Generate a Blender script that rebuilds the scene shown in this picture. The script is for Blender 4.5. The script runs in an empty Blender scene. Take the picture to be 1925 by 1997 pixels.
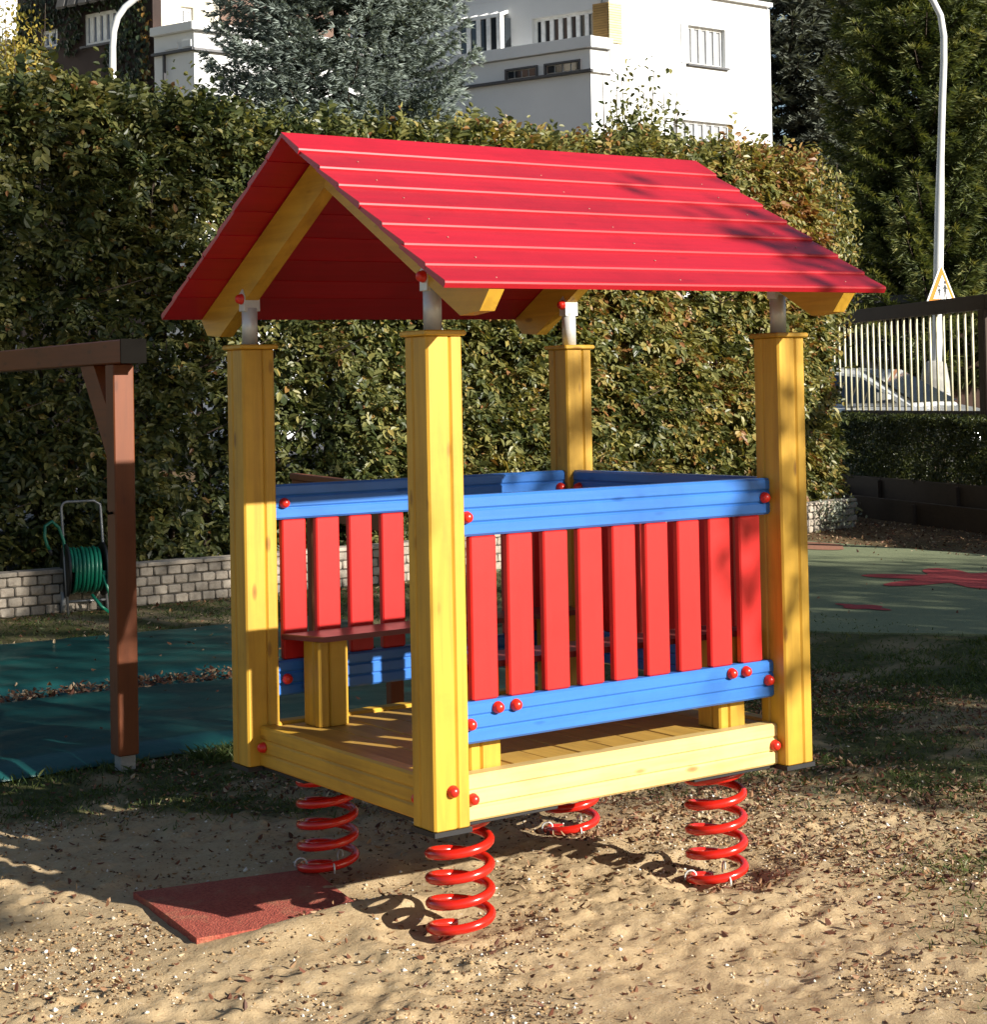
import bpy, math, random
import numpy as np
from mathutils import Matrix, Vector

random.seed(7)
RNG = np.random.default_rng(7)
SC = bpy.context.scene
COL = SC.collection
rad = math.radians

# ------------------------------------------------------------------ camera
Z0 = 0.37                                   # underside of the hut above the ground
CAM = np.array([-2.65184, -4.21381, 1.21529 + Z0])
FWD = np.array([0.58648575, 0.80969682, 0.02062837])
RGT = np.array([0.80995035, -0.58616746, -0.01970142])
UPV = np.array([0.0038605, -0.02826256, 0.99959308])
FPX, PPX, PPY, IW, IH = 3443.34, 1056.72, 703.15, 1925.0, 1997.0
cam_d = bpy.data.cameras.new('camera')
cam_o = bpy.data.objects.new('camera', cam_d)
COL.objects.link(cam_o)
cam_d.sensor_fit = 'VERTICAL'
cam_d.sensor_height = 36.0
cam_d.lens = FPX / IH * 36.0
cam_d.shift_x = (IW / 2 - PPX) / IH
cam_d.shift_y = -(IH / 2 - PPY) / IH
cam_d.clip_start = 0.1
cam_d.clip_end = 2000
cam_o.matrix_world = Matrix(((RGT[0], UPV[0], -FWD[0], CAM[0]), (RGT[1], UPV[1], -FWD[1], CAM[1]),
                             (RGT[2], UPV[2], -FWD[2], CAM[2]), (0, 0, 0, 1)))
SC.camera = cam_o
# ------------------------------------------------------------------ light
SUN = np.array([0.39, -1.0, 0.45]); SUN = SUN / np.linalg.norm(SUN)
w = bpy.data.worlds.new('World'); SC.world = w; w.use_nodes = True
wn = w.node_tree; wn.nodes.clear()
sky = wn.nodes.new('ShaderNodeTexSky'); sky.sky_type = 'NISHITA'; sky.sun_disc = False
sky.sun_elevation = math.asin(SUN[2]); sky.sun_rotation = math.atan2(SUN[0], SUN[1])
sky.air_density = 1.0; sky.dust_density = 0.7; sky.ozone_density = 1.0
bg = wn.nodes.new('ShaderNodeBackground'); bg.inputs[1].default_value = 0.056
wo = wn.nodes.new('ShaderNodeOutputWorld')
wn.links.new(sky.outputs[0], bg.inputs[0]); wn.links.new(bg.outputs[0], wo.inputs[0])
sl = bpy.data.lights.new('sun', 'SUN'); sl.energy = 5.0; sl.angle = rad(0.5); sl.color = (1.0, 0.945, 0.85)
so = bpy.data.objects.new('sun', sl); COL.objects.link(so)
so.rotation_euler = Vector(SUN).to_track_quat('Z', 'Y').to_euler(); so.location = (8, -12, 12)
SC.view_settings.view_transform = 'Standard'; SC.view_settings.look = 'None'
SC.view_settings.gamma = 1.0; SC.view_settings.use_curve_mapping = False
SC.view_settings.exposure = 1.0
SC.cycles.max_bounces = 6; SC.cycles.transparent_max_bounces = 8
SC.cycles.sample_clamp_indirect = 6.0

# ------------------------------------------------------------------ helpers: where things stand
KD = 1925.0 / 1889.0
def ray(px, py):
    return FWD + RGT * ((px * KD - PPX) / FPX) - UPV * ((py * KD - PPY) / FPX)
def at(px, py, depth):
    return CAM + ray(px, py) * depth
def px_to_vertical_plane(px, py, p0, n):
    v = ray(px, py); n = np.array([n[0], n[1], 0.0])
    t = ((p0[0] - CAM[0]) * n[0] + (p0[1] - CAM[1]) * n[1]) / (v @ n)
    return CAM + v * t
def screen_x(p):
    v = np.asarray(p, float) - CAM
    return (PPX + FPX * (v @ RGT) / (v @ FWD)) / KD

# ------------------------------------------------------------------ helpers: noise
def _h(ix, iy, seed):
    n = (ix.astype(np.int64) * 374761393 + iy.astype(np.int64) * 668265263 + seed * 974634777) & 0x7fffffff
    n = ((n ^ (n >> 13)) * 1274126177) & 0x7fffffff
    n = n ^ (n >> 16)
    return (n & 0xffff) / 65535.0
def vnoise(x, y, seed=0):
    x = np.asarray(x, float); y = np.asarray(y, float)
    ix = np.floor(x); iy = np.floor(y); fx = x - ix; fy = y - iy
    fx = fx * fx * (3 - 2 * fx); fy = fy * fy * (3 - 2 * fy)
    a = _h(ix, iy, seed); b = _h(ix + 1, iy, seed); c = _h(ix, iy + 1, seed); d = _h(ix + 1, iy + 1, seed)
    return a + (b - a) * fx + (c - a) * fy + (a - b - c + d) * fx * fy
def fbm(x, y, seed=0, o=4):
    s = 0; a = 0.5; t = 0
    for k in range(o):
        s = s + a * vnoise(np.asarray(x) * 2 ** k, np.asarray(y) * 2 ** k, seed + k * 17); t += a; a *= 0.5
    return s / t
def sstep(a, b, x):
    t = np.clip((x - a) / (b - a), 0, 1); return t * t * (3 - 2 * t)

# ------------------------------------------------------------------ helpers: objects
ORIG = {}
def tag(o, label=None, cat=None, group=None, kind=None):
    if label: o['label'] = label
    if cat: o['category'] = cat
    if group: o['group'] = group
    if kind: o['kind'] = kind
    return o
def thing(name, loc, label, cat, group=None):
    o = bpy.data.objects.new(name, None); COL.objects.link(o)
    o.empty_display_size = 0.2
    o.location = loc; ORIG[o.name] = np.array(loc, float)
    return tag(o, label, cat, group)
def put(name, me, parent=None, loc=(0, 0, 0), rot=None):
    o = bpy.data.objects.new(name, me); COL.objects.link(o)
    loc = np.array(loc, float); ORIG[o.name] = loc
    if parent is not None:
        o.parent = parent; o.location = loc - ORIG[parent.name]
    else:
        o.location = loc
    if rot is not None: o.rotation_euler = rot
    return o
class MB:
    """collects faces of one mesh"""
    def __init__(s): s.v = []; s.f = []; s.m = []; s.sm = []
    def add(s, vs, fs, mi=0, smooth=False):
        b = len(s.v); s.v += [tuple(map(float, p)) for p in vs]
        for f in fs: s.f.append([b + i for i in f]); s.m.append(mi); s.sm.append(smooth)
        return s
    def box(s, lo, hi, mi=0):
        x0, y0, z0 = lo; x1, y1, z1 = hi
        return s.add([(x0,y0,z0),(x1,y0,z0),(x1,y1,z0),(x0,y1,z0),(x0,y0,z1),(x1,y0,z1),(x1,y1,z1),(x0,y1,z1)],
              [(0,3,2,1),(4,5,6,7),(0,1,5,4),(1,2,6,5),(2,3,7,6),(3,0,4,7)], mi)
    def bbox(s, lo, hi, b=0.005, mi=0):
        """bevelled box"""
        lo = np.array(lo, float); hi = np.array(hi, float); b = min(b, *(0.45 * (hi - lo)))
        x0,y0,z0 = lo; x1,y1,z1 = hi
        prof = [(x0+b,y0),(x1-b,y0),(x1,y0+b),(x1,y1-b),(x1-b,y1),(x0+b,y1),(x0,y1-b),(x0,y0+b)]
        cx, cy = (x0+x1)/2, (y0+y1)/2
        def ring(z, sh):
            return [(cx + (p[0]-cx)*(1 - sh/max(1e-6,(x1-x0)/2)), cy + (p[1]-cy)*(1 - sh/max(1e-6,(y1-y0)/2)), z) for p in prof]
        V = ring(z0, b) + ring(z0+b, 0) + ring(z1-b, 0) + ring(z1, b)
        F = [tuple(range(7,-1,-1)), tuple(range(24,32))]
        for r in range(3):
            for i in range(8): F.append((r*8+i, r*8+(i+1)%8, (r+1)*8+(i+1)%8, (r+1)*8+i))
        return s.add(V, F, mi)
    def prism(s, prof, axis, a, b, mi=0, end=0.003):
        """profile (two other axes in cyclic order) run along an axis from a to b, ends slightly eased"""
        n = len(prof); c = np.mean(prof, axis=0); P = np.array(prof, float)
        r = np.abs(P - c).max()
        sm = c + (P - c) * (1 - end / r)
        e = end if b > a else -end
        V = []
        for q, t in ((sm, a), (P, a + e), (P, b - e), (sm, b)):
            for (u, w_) in q:
                V.append({'x': (t, u, w_), 'y': (w_, t, u), 'z': (u, w_, t)}[axis])
        F = [tuple(range(n-1, -1, -1)), tuple(range(3*n, 4*n))]
        for k in range(3):
            for i in range(n): F.append((k*n+i, k*n+(i+1)%n, (k+1)*n+(i+1)%n, (k+1)*n+i))
        return s.add(V, F, mi)
    def tube(s, path, r, n=10, mi=0, closed=False, caps=True):
        P = np.array(path, float); m = len(P)
        R = np.full(m, r) if np.isscalar(r) else np.array(r, float)
        T = np.zeros_like(P)
        if closed: T = np.roll(P, -1, 0) - np.roll(P, 1, 0)
        else:
            T[1:-1] = P[2:] - P[:-2]; T[0] = P[1] - P[0]; T[-1] = P[-1] - P[-2]
        T /= np.linalg.norm(T, axis=1)[:, None] + 1e-12
        ref = np.array([0, 0, 1.0]) if abs(T[0][2]) < 0.9 else np.array([1.0, 0, 0])
        N = ref - T[0] * (ref @ T[0]); N /= np.linalg.norm(N)
        V = []; ang = np.arange(n) * 2 * math.pi / n
        for i in range(m):
            N = N - T[i] * (N @ T[i]); N /= np.linalg.norm(N) + 1e-12; B = np.cross(T[i], N)
            for a in ang: V.append(P[i] + R[i] * (math.cos(a) * N + math.sin(a) * B))
        F = []
        for i in range(m if closed else m - 1):
            j = (i + 1) % m
            for k in range(n): F.append((i*n+k, i*n+(k+1)%n, j*n+(k+1)%n, j*n+k))
        b = len(s.v); s.add(V, F, mi, True)
        if caps and not closed:
            s.f.append([b + k for k in range(n-1, -1, -1)]); s.m.append(mi); s.sm.append(False)
            s.f.append([b + (m-1)*n + k for k in range(n)]); s.m.append(mi); s.sm.append(False)
        return s
    def cyl(s, p0, p1, r0, r1=None, n=12, mi=0):
        return s.tube([p0, p1], [r0, r0 if r1 is None else r1], n, mi)
    def lathe(s, prof, c=(0,0,0), ax='z', n=16, mi=0):
        """prof: list of (radius, height)"""
        V = []; F = []
        for (r, h) in prof:
            for k in range(n):
                a = 2*math.pi*k/n; u, v = r*math.cos(a), r*math.sin(a)
                p = {'z': (u, v, h), 'y': (u, h, -v), '-y': (u, -h, v), '-x': (-h, u, -v), 'x': (h, u, v)}[ax]
                V.append((p[0]+c[0], p[1]+c[1], p[2]+c[2]))
        for i in range(len(prof)-1):
            for k in range(n): F.append((i*n+k, i*n+(k+1)%n, (i+1)*n+(k+1)%n, (i+1)*n+k))
        F.append(tuple(range(n-1,-1,-1))); F.append(tuple(range((len(prof)-1)*n, len(prof)*n)))
        return s.add(V, F, mi, True)
    def shift(s, d):
        s.v = [(p[0]+d[0], p[1]+d[1], p[2]+d[2]) for p in s.v]; return s
    def mesh(s, name, *mats):
        me = bpy.data.meshes.new(name); me.from_pydata(s.v, [], s.f)
        for m in mats: me.materials.append(m)
        me.polygons.foreach_set('material_index', s.m); me.polygons.foreach_set('use_smooth', s.sm)
        me.validate(); me.update()
        return me
    def centred(s, name, *mats):
        """mesh with its origin at its own middle; returns (mesh, middle)"""
        a = np.array(s.v); c = (a.min(0) + a.max(0)) / 2; s.shift(-c)
        return s.mesh(name, *mats), c
def part(name, mb, mats, parent=None):
    me, c = mb.centred(name, *(mats if isinstance(mats, (list, tuple)) else [mats]))
    return put(name, me, parent, c)
def fastmesh(name, V, Q, mat, tint=None, smooth=False):
    """large mesh of quads (or tris) from arrays, with an optional per-vertex 'tint'"""
    me = bpy.data.meshes.new(name); n = Q.shape[1]
    me.vertices.add(len(V)); me.vertices.foreach_set('co', np.asarray(V, np.float32).ravel())
    me.loops.add(Q.size); me.loops.foreach_set('vertex_index', Q.astype(np.int32).ravel())
    me.polygons.add(len(Q))
    me.polygons.foreach_set('loop_start', np.arange(0, Q.size, n, dtype=np.int32))
    me.polygons.foreach_set('loop_total', np.full(len(Q), n, np.int32))
    me.polygons.foreach_set('use_smooth', np.full(len(Q), smooth, bool))
    if tint is not None:
        at_ = me.attributes.new('tint', 'FLOAT', 'POINT'); at_.data.foreach_set('value', np.asarray(tint, np.float32))
    me.materials.append(mat); me.update(calc_edges=True)
    return me

# ------------------------------------------------------------------ materials
def mat(name):
    m = bpy.data.materials.new(name); m.use_nodes = True
    nt = m.node_tree; b = nt.nodes['Principled BSDF']
    return m, nt, b
def N(nt, t, **kw):
    n = nt.nodes.new('ShaderNode' + t)
    for k, v in kw.items(): setattr(n, k, v)
    return n
def ramp(nt, fac, stops, interp='LINEAR'):
    r = N(nt, 'ValToRGB'); r.color_ramp.interpolation = interp
    e = r.color_ramp.elements
    while len(e) < len(stops): e.new(0.5)
    for i, (p, c) in enumerate(stops): e[i].position = p; e[i].color = (*c, 1) if len(c) == 3 else c
    nt.links.new(fac, r.inputs[0]); return r.outputs[0]
def mixc(nt, fac, a, b, mode='MIX'):
    m = N(nt, 'Mix', data_type='RGBA', blend_type=mode)
    for sock, v in ((m.inputs[0], fac), (m.inputs[6], a), (m.inputs[7], b)):
        if hasattr(v, 'links'): nt.links.new(v, sock)
        elif isinstance(v, (int, float)): sock.default_value = v
        else: sock.default_value = (*v, 1)
    return m.outputs[2]
def noise(nt, vec, scale, detail=4, rough=0.55, dist=0.0):
    n = N(nt, 'TexNoise'); n.inputs['Scale'].default_value = scale; n.inputs['Detail'].default_value = detail
    n.inputs['Roughness'].default_value = rough; n.inputs['Distortion'].default_value = dist
    if vec is not None: nt.links.new(vec, n.inputs['Vector'])
    return n.outputs['Fac']
def bump(nt, b, h, strength=0.3, dist=0.01):
    n = N(nt, 'Bump'); n.inputs['Strength'].default_value = strength; n.inputs['Distance'].default_value = dist
    nt.links.new(h, n.inputs['Height']); nt.links.new(n.outputs[0], b.inputs['Normal'])
def objvec(nt, scale=(1, 1, 1), rnd=True):
    tc = N(nt, 'TexCoord'); mp = N(nt, 'Mapping'); mp.inputs['Scale'].default_value = scale
    if rnd:
        oi = N(nt, 'ObjectInfo'); ml = N(nt, 'Math', operation='MULTIPLY'); ml.inputs[1].default_value = 37.0
        nt.links.new(oi.outputs['Random'], ml.inputs[0])
        ad = N(nt, 'VectorMath', operation='ADD'); nt.links.new(tc.outputs['Object'], ad.inputs[0]); nt.links.new(ml.outputs[0], ad.inputs[1])
        nt.links.new(ad.outputs[0], mp.inputs[0])
    else: nt.links.new(tc.outputs['Object'], mp.inputs[0])
    return mp.outputs[0]
def wood(name, c, dark, axis='z', rough=0.42, contrast=1.0, knots=0.8, var=0.12, coat=0.0, spec=0.4):
    m, nt, b = mat(name)
    k = {'x': (0.06, 1, 1), 'y': (1, 0.06, 1), 'z': (1, 1, 0.06)}[axis]
    v = objvec(nt, k)
    g = noise(nt, v, 34, 5, 0.6, 0.6)
    g2 = noise(nt, v, 9, 2, 0.5, 1.2)
    lo = tuple(x * (1 - 0.35 * contrast) + y * 0.35 * contrast for x, y in zip(c, dark))
    hi = tuple(min(1, x * (1 + 0.10 * contrast)) for x in c)
    col = ramp(nt, g, [(0.25, lo), (0.55, c), (0.85, hi)])
    col = mixc(nt, ramp(nt, g2, [(0.35, (0, 0, 0)), (0.75, (0.35 * contrast,) * 3)]), col, lo)
    if knots:
        vo = N(nt, 'TexVoronoi'); vo.inputs['Scale'].default_value = 13.0
        kk = {'x': (0.35, 1, 1), 'y': (1, 0.35, 1), 'z': (1, 1, 0.35)}[axis]
        nt.links.new(objvec(nt, kk), vo.inputs['Vector'])
        kf = ramp(nt, vo.outputs['Distance'], [(0.0, (knots,) * 3), (0.085, (knots * .7,) * 3), (0.15, (0, 0, 0))])
        col = mixc(nt, kf, col, dark)
    fade = ramp(nt, noise(nt, objvec(nt), 3.5, 5, 0.65), [(0.3, (0.80, 0.79, 0.78)), (0.5, (1, 1, 1)), (0.75, (1.08, 1.08, 1.10))])
    col = mixc(nt, 0.8, col, fade, 'MULTIPLY')
    scr = ramp(nt, noise(nt, objvec(nt, tuple(q * 2.2 for q in k)), 60, 2, 0.5), [(0.70, (0, 0, 0)), (0.80, (0.35,) * 3)])
    col = mixc(nt, scr, col, lo)
    oi = N(nt, 'ObjectInfo'); hs = N(nt, 'HueSaturation')
    mr = N(nt, 'MapRange'); mr.inputs[3].default_value = 1 - var; mr.inputs[4].default_value = 1 + var * 0.6
    nt.links.new(oi.outputs['Random'], mr.inputs[0]); nt.links.new(mr.outputs[0], hs.inputs['Value'])
    nt.links.new(col, hs.inputs['Color']); nt.links.new(hs.outputs[0], b.inputs['Base Color'])
    b.inputs['Roughness'].default_value = rough; b.inputs['Specular IOR Level'].default_value = spec
    if coat: b.inputs['Coat Weight'].default_value = coat; b.inputs['Coat Roughness'].default_value = 0.25
    bump(nt, b, g, 0.25, 0.002)
    return m
def plain(name, c, rough=0.5, metal=0.0, var=0.15, scale=6.0, spec=0.5, bumps=0.0, bscale=60, coat=0.0):
    m, nt, b = mat(name)
    v = objvec(nt)
    f = noise(nt, v, scale, 5, 0.6)
    col = ramp(nt, f, [(0.3, tuple(x * (1 - var) for x in c)), (0.7, tuple(min(1, x * (1 + var)) for x in c))])
    nt.links.new(col, b.inputs['Base Color'])
    rr = N(nt, 'MapRange'); rr.inputs[3].default_value = max(0.02, rough - 0.08); rr.inputs[4].default_value = min(1, rough + 0.1)
    nt.links.new(noise(nt, v, scale * 2.3, 3), rr.inputs[0]); nt.links.new(rr.outputs[0], b.inputs['Roughness'])
    b.inputs['Metallic'].default_value = metal; b.inputs['Specular IOR Level'].default_value = spec
    if coat: b.inputs['Coat Weight'].default_value = coat; b.inputs['Coat Roughness'].default_value = 0.08
    if bumps: bump(nt, b, noise(nt, v, bscale, 4), bumps, 0.01)
    return m
def leafmat(name, stops, trans=0.35, rough=0.5, spec=0.35):
    m, nt, b = mat(name)
    a = N(nt, 'Attribute', attribute_name='tint')
    col = ramp(nt, a.outputs['Fac'], stops)
    nt.links.new(col, b.inputs['Base Color']); b.inputs['Roughness'].default_value = rough
    b.inputs['Specular IOR Level'].default_value = spec
    t = N(nt, 'BsdfTranslucent')
    tc = mixc(nt, 1.0, col, (1.25, 1.2, 0.55), 'MULTIPLY'); nt.links.new(tc, t.inputs[0])
    mx = N(nt, 'MixShader'); mx.inputs[0].default_value = trans
    nt.links.new(b.outputs[0], mx.inputs[1]); nt.links.new(t.outputs[0], mx.inputs[2])
    nt.links.new(mx.outputs[0], nt.nodes['Material Output'].inputs[0])
    return m

YEL = (0.58, 0.335, 0.036); YDK = (0.20, 0.085, 0.012)
M = {}
for ax in 'xyz': M['yellow_' + ax] = wood('yellow_wood_' + ax, YEL, YDK, ax, 0.46, 1.25, 0.9)
M['pale_x'] = wood('pale_wood_x', (0.68, 0.50, 0.20), (0.26, 0.13, 0.03), 'x', 0.5, 1.2, 0.9)
M['floor_y'] = wood('floor_wood_y', (0.50, 0.30, 0.06), (0.17, 0.08, 0.02), 'y', 0.55, 1.0, 0.7)
RED = (0.43, 0.008, 0.018)
M['red_x'] = wood('red_wood_x', RED, (0.22, 0.004, 0.01), 'x', 0.40, 0.9, 0.4, 0.13, 0.04, 0.5)
M['red_z'] = wood('red_wood_z', (0.52, 0.016, 0.014), (0.30, 0.006, 0.006), 'z', 0.40, 0.4, 0.0, 0.06)
M['blue_x'] = wood('blue_wood_x', (0.038, 0.160, 0.50), (0.010, 0.06, 0.24), 'x', 0.34, 0.5, 0.7, 0.06, 0.1)
M['blue_y'] = wood('blue_wood_y', (0.038, 0.160, 0.50), (0.010, 0.06, 0.24), 'y', 0.34, 0.5, 0.7, 0.06, 0.1)
M['brown_y'] = wood('brown_wood_y', (0.20, 0.050, 0.010), (0.06, 0.016, 0.005), 'y', 0.5, 1.0, 0.5)
M['brown_z'] = wood('brown_wood_z', (0.18, 0.045, 0.010), (0.06, 0.016, 0.005), 'z', 0.5, 1.0, 0.5)
M['brown_x'] = wood('brown_wood_x', (0.20, 0.06, 0.02), (0.06, 0.02, 0.008), 'x', 0.5, 1.0, 0.5)
M['darkboard'] = wood('dark_board_wood', (0.055, 0.034, 0.022), (0.02, 0.012, 0.008), 'y', 0.75, 1.0, 0.4)
M['bench'] = plain('bench_laminate', (0.16, 0.035, 0.03), 0.35, 0, 0.08, 8, 0.5)
M['steel'] = plain('galvanised_steel', (0.60, 0.61, 0.60), 0.38, 0.25, 0.15, 14)
M['blackplate'] = plain('black_steel_plate', (0.022, 0.022, 0.024), 0.5, 0.3)
M['redcap'] = plain('red_plastic_cap', (0.60, 0.022, 0.012), 0.28, 0, 0.05, 5, 0.5)
M['spring'] = plain('red_spring_paint', (0.58, 0.016, 0.008), 0.22, 0, 0.06, 6, 0.5, coat=0.4)
M['endgrain'] = plain('black_end_paint', (0.008, 0.007, 0.006), 0.9, 0, 0.2, 6, 0.02)  # flat black for the beam end and the hook
M['concrete'] = plain('concrete', (0.33, 0.32, 0.29), 0.9, 0, 0.25, 9, 0.3, 0.4, 90)
M['nail'] = plain('bright_nail_head', (0.5, 0.25, 0.2), 0.45, 0.4)

# ================================================================== GROUND
def ground_masks(x, y):
    """1 where turf grows, 1 where leaf litter lies, on the ground"""
    n = fbm(x * 1.1, y * 1.1, 3, 4); n2 = fbm(x * 4, y * 4, 9, 3)
    left = sstep(1.75, 2.5, y + 0.25 * x + (n - .5) * 1.3)
    right = sstep(2.1, 3.2, x + 0.35 * np.clip(y, -1, 2) + (n - .5) * 1.3)
    front = sstep(0.9, 1.6, x - 0.55 * (y + 0.9) + (n - .5) * 1.4) * sstep(0.35, -0.5, y) * 0.65
    g = np.maximum(np.maximum(left, right), front)
    g = np.clip(g * (0.45 + 0.9 * sstep(.32, .62, n2)), 0, 1)
    lit = sstep(10.3, 10.9, x) * 0.9
    return g, lit
_pr = random.Random(3)
PRINTS = [(_pr.uniform(-1.0, 2.3), _pr.uniform(-1.4, .45), _pr.uniform(0, 6.28), _pr.uniform(.10, .14)) for _ in range(26)]
def ground_h(x, y):
    h = 0.034 * (fbm(x * 1.7, y * 1.7, 31, 3) - .5) + 0.026 * (fbm(x * 6.5, y * 6.5, 37, 3) - .5) + 0.024 * (fbm(x * 19, y * 19, 41, 2) - .5) + 0.012 * np.maximum(0, vnoise(x * 41, y * 41, 47) - .55) * sstep(.42, .6, fbm(x * 2.3, y * 2.3, 49, 2)) * 2.2
    rough = .30 + .75 * sstep(.38, .62, fbm(x * 1.3 + 7, y * 1.3, 211, 3)); h = h * rough
    for (fx, fy, fa, fl) in PRINTS:
        du = (x - fx) * math.cos(fa) + (y - fy) * math.sin(fa); dv = -(x - fx) * math.sin(fa) + (y - fy) * math.cos(fa)
        q = (du / fl) ** 2 + (dv / .048) ** 2; h = h - .011 * np.exp(-q ** 2) + .005 * np.exp(-(np.sqrt(q) - 1.35) ** 2 * 7)
    near = sstep(7.5, 4.0, np.hypot(x - 0.8, y - 0.3))
    h = h * (0.25 + 0.75 * near)
    for (sx, sy, dz, r) in ((.23, .23, -.03, .2), (1.24, .23, -.05, .22), (.23, 1.05, -.01, .16), (1.24, 1.05, -.015, .2)):
        d2 = ((x - sx) ** 2 + (y - sy) ** 2) / r ** 2
        h = h + dz * np.exp(-d2) + 0.018 * np.exp(-(np.sqrt(d2) - 1.35) ** 2 * 8)
    # the sand heaped over the front edge of the rubber mat
    h = h + 0.045 * np.exp(-(((x - .06) / .26) ** 2 + ((y - .54) / .085) ** 2)) + 0.02 * np.exp(-(((x + .25) / .2) ** 2 + ((y - .52) / .1) ** 2))
    # a shallow trodden trough in front of the hut
    h = h - 0.02 * np.exp(-(((x - .9) / .5) ** 2 + ((y + .45) / .2) ** 2))
    return h * sstep(60, 20, np.hypot(x, y))
def graded(lo, hi, step, far):
    a = list(np.arange(lo, hi + 1e-6, step)); s = step
    while a[-1] < far: s *= 1.16; a.append(a[-1] + s)
    s = step
    while a[0] > -far: s *= 1.16; a.insert(0, a[0] - s)
    return np.array(a)
gx = graded(-1.4, 2.9, 0.0125, 700); gy = graded(-1.65, 2.3, 0.0125, 700)
GX, GY = np.meshgrid(gx, gy); GZ = ground_h(GX, GY)
nx, ny = len(gx), len(gy)
idx = np.arange(nx * ny).reshape(ny, nx)
Q = np.stack([idx[:-1, :-1], idx[:-1, 1:], idx[1:, 1:], idx[1:, :-1]], -1).reshape(-1, 4)
gm, nt, b = mat('ground_sand_and_turf')
tc = N(nt, 'TexCoord'); P_ = tc.outputs['Object']
sand = ramp(nt, noise(nt, P_, 5.0, 6, 0.65), [(0.28, (0.28, 0.195, 0.11)), (0.5, (0.44, 0.325, 0.19)), (0.75, (0.53, 0.41, 0.26))])
spk = N(nt, 'TexVoronoi'); spk.inputs['Scale'].default_value = 110; nt.links.new(P_, spk.inputs['Vector'])
spc = ramp(nt, spk.outputs['Color'], [(0.0, (0.10, 0.055, 0.03)), (0.10, (0.30, 0.19, 0.09)), (0.3, (0.46, 0.335, 0.18)), (0.86, (0.50, 0.37, 0.21)), (0.95, (0.62, 0.54, 0.42))])
sand = mixc(nt, 0.45, sand, spc)
soil = ramp(nt, noise(nt, P_, 14, 5, 0.7), [(0.3, (0.07, 0.042, 0.024)), (0.7, (0.19, 0.12, 0.062))])
turf = ramp(nt, noise(nt, P_, 22, 5, 0.7), [(0.3, (0.035, 0.05, 0.014)), (0.55, (0.085, 0.085, 0.030)), (0.75, (0.17, 0.125, 0.055))])
ag = N(nt, 'Attribute', attribute_name='tint'); al = N(nt, 'Attribute', attribute_name='litter')
col = mixc(nt, ag.outputs['Fac'], sand, turf); col = mixc(nt, al.outputs['Fac'], col, soil)
nt.links.new(col, b.inputs['Base Color']); b.inputs['Roughness'].default_value = 0.95; b.inputs['Specular IOR Level'].default_value = 0.15
hsum = N(nt, 'Math', operation='ADD'); nt.links.new(noise(nt, P_, 60, 6, 0.7), hsum.inputs[0]); nt.links.new(spk.outputs['Distance'], hsum.inputs[1])
bump(nt, b, noise(nt, P_, 95, 8, 0.75), 0.6, 0.012)
g, lit = ground_masks(GX, GY)
me = fastmesh('ground', np.stack([GX, GY, GZ], -1).reshape(-1, 3), Q, gm, g.ravel(), True)
la = me.attributes.new('litter', 'FLOAT', 'POINT'); la.data.foreach_set('value', lit.ravel().astype(np.float32))
tag(put('ground', me), kind='structure')

# rubber play surface on the right, with its coloured figures
rub, nt, b = mat('green_rubber_granules')
tc = N(nt, 'TexCoord'); P_ = tc.outputs['Object']
vo = N(nt, 'TexVoronoi'); vo.inputs['Scale'].default_value = 160; nt.links.new(P_, vo.inputs['Vector'])
c1 = ramp(nt, vo.outputs['Color'], [(0, (0.10, 0.13, 0.065)), (.5, (0.20, 0.23, 0.115)), (1, (0.30, 0.31, 0.17))])
c1 = mixc(nt, ramp(nt, noise(nt, P_, 1.5, 5, 0.6), [(0.35, (0, 0, 0)), (0.7, (0.5,) * 3)]), c1, (0.13, 0.15, 0.085))
nt.links.new(c1, b.inputs['Base Color']); b.inputs['Roughness'].default_value = 0.9
bump(nt, b, vo.outputs['Distance'], 0.4, 0.01)
redrub = plain('red_rubber_granules', (0.42, 0.045, 0.045), 0.9, 0, 0.3, 40)
brrub = plain('brown_rubber_granules', (0.30, 0.13, 0.075), 0.9, 0, 0.3, 40)
mb = MB(); edge = []
for t in np.linspace(-6, 9.3, 60): edge.append((6.05 + 0.35 * math.sin(t * 0.9) + 0.25 * math.sin(t * 2.3 + 1), t))
poly = [(10.55, -6), (10.55, 9.3)] + edge[::-1]
nP = len(poly)
mb.add([(x, y, 0.012) for x, y in poly] + [(x, y, -0.03) for x, y in poly], [tuple(range(nP))] + [(i, i + nP, (i + 1) % nP + nP, (i + 1) % nP) for i in range(nP)])
tag(put('rubber_play_surface', mb.mesh('rubber_play_surface', rub)), kind='structure')
def blob(cx, cy, r, lobes, amp, ph, z, sx=1, sy=1, n=72):
    return [(cx + sx * r * (1 + amp * math.cos(lobes * a + ph)) * math.cos(a), cy + sy * r * (1 + amp * math.cos(lobes * a + ph)) * math.sin(a), z) for a in np.linspace(0, 2 * math.pi, n, endpoint=False)]
for nm, pl, mm, lb in (('floor_figure', blob(8.75, 5.65, 0.62, 6, .38, .3, .017), redrub, 'red flower figure set in the green rubber surface'),
                       ('floor_figure', blob(8.95, 4.1, 0.55, 5, .34, .9, .017), redrub, 'second red flower figure nearer the right picture edge'),
                       ('floor_figure', blob(10.1, 9.0, 0.45, 3, .15, .3, .017, .7, 1.6), brrub, 'rounded brown figure at the far edge of the rubber surface'),
                       ('floor_figure', blob(6.75, 4.85, 0.16, 4, .25, .3, .017, .7, 1.4), redrub, 'small faded red spot on the rubber by the lawn')):
    tag(put(nm, MB().add(pl, [tuple(range(len(pl)))]).mesh(nm, mm)), lb, 'floor figure', 'coloured rubber floor figures')
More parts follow.
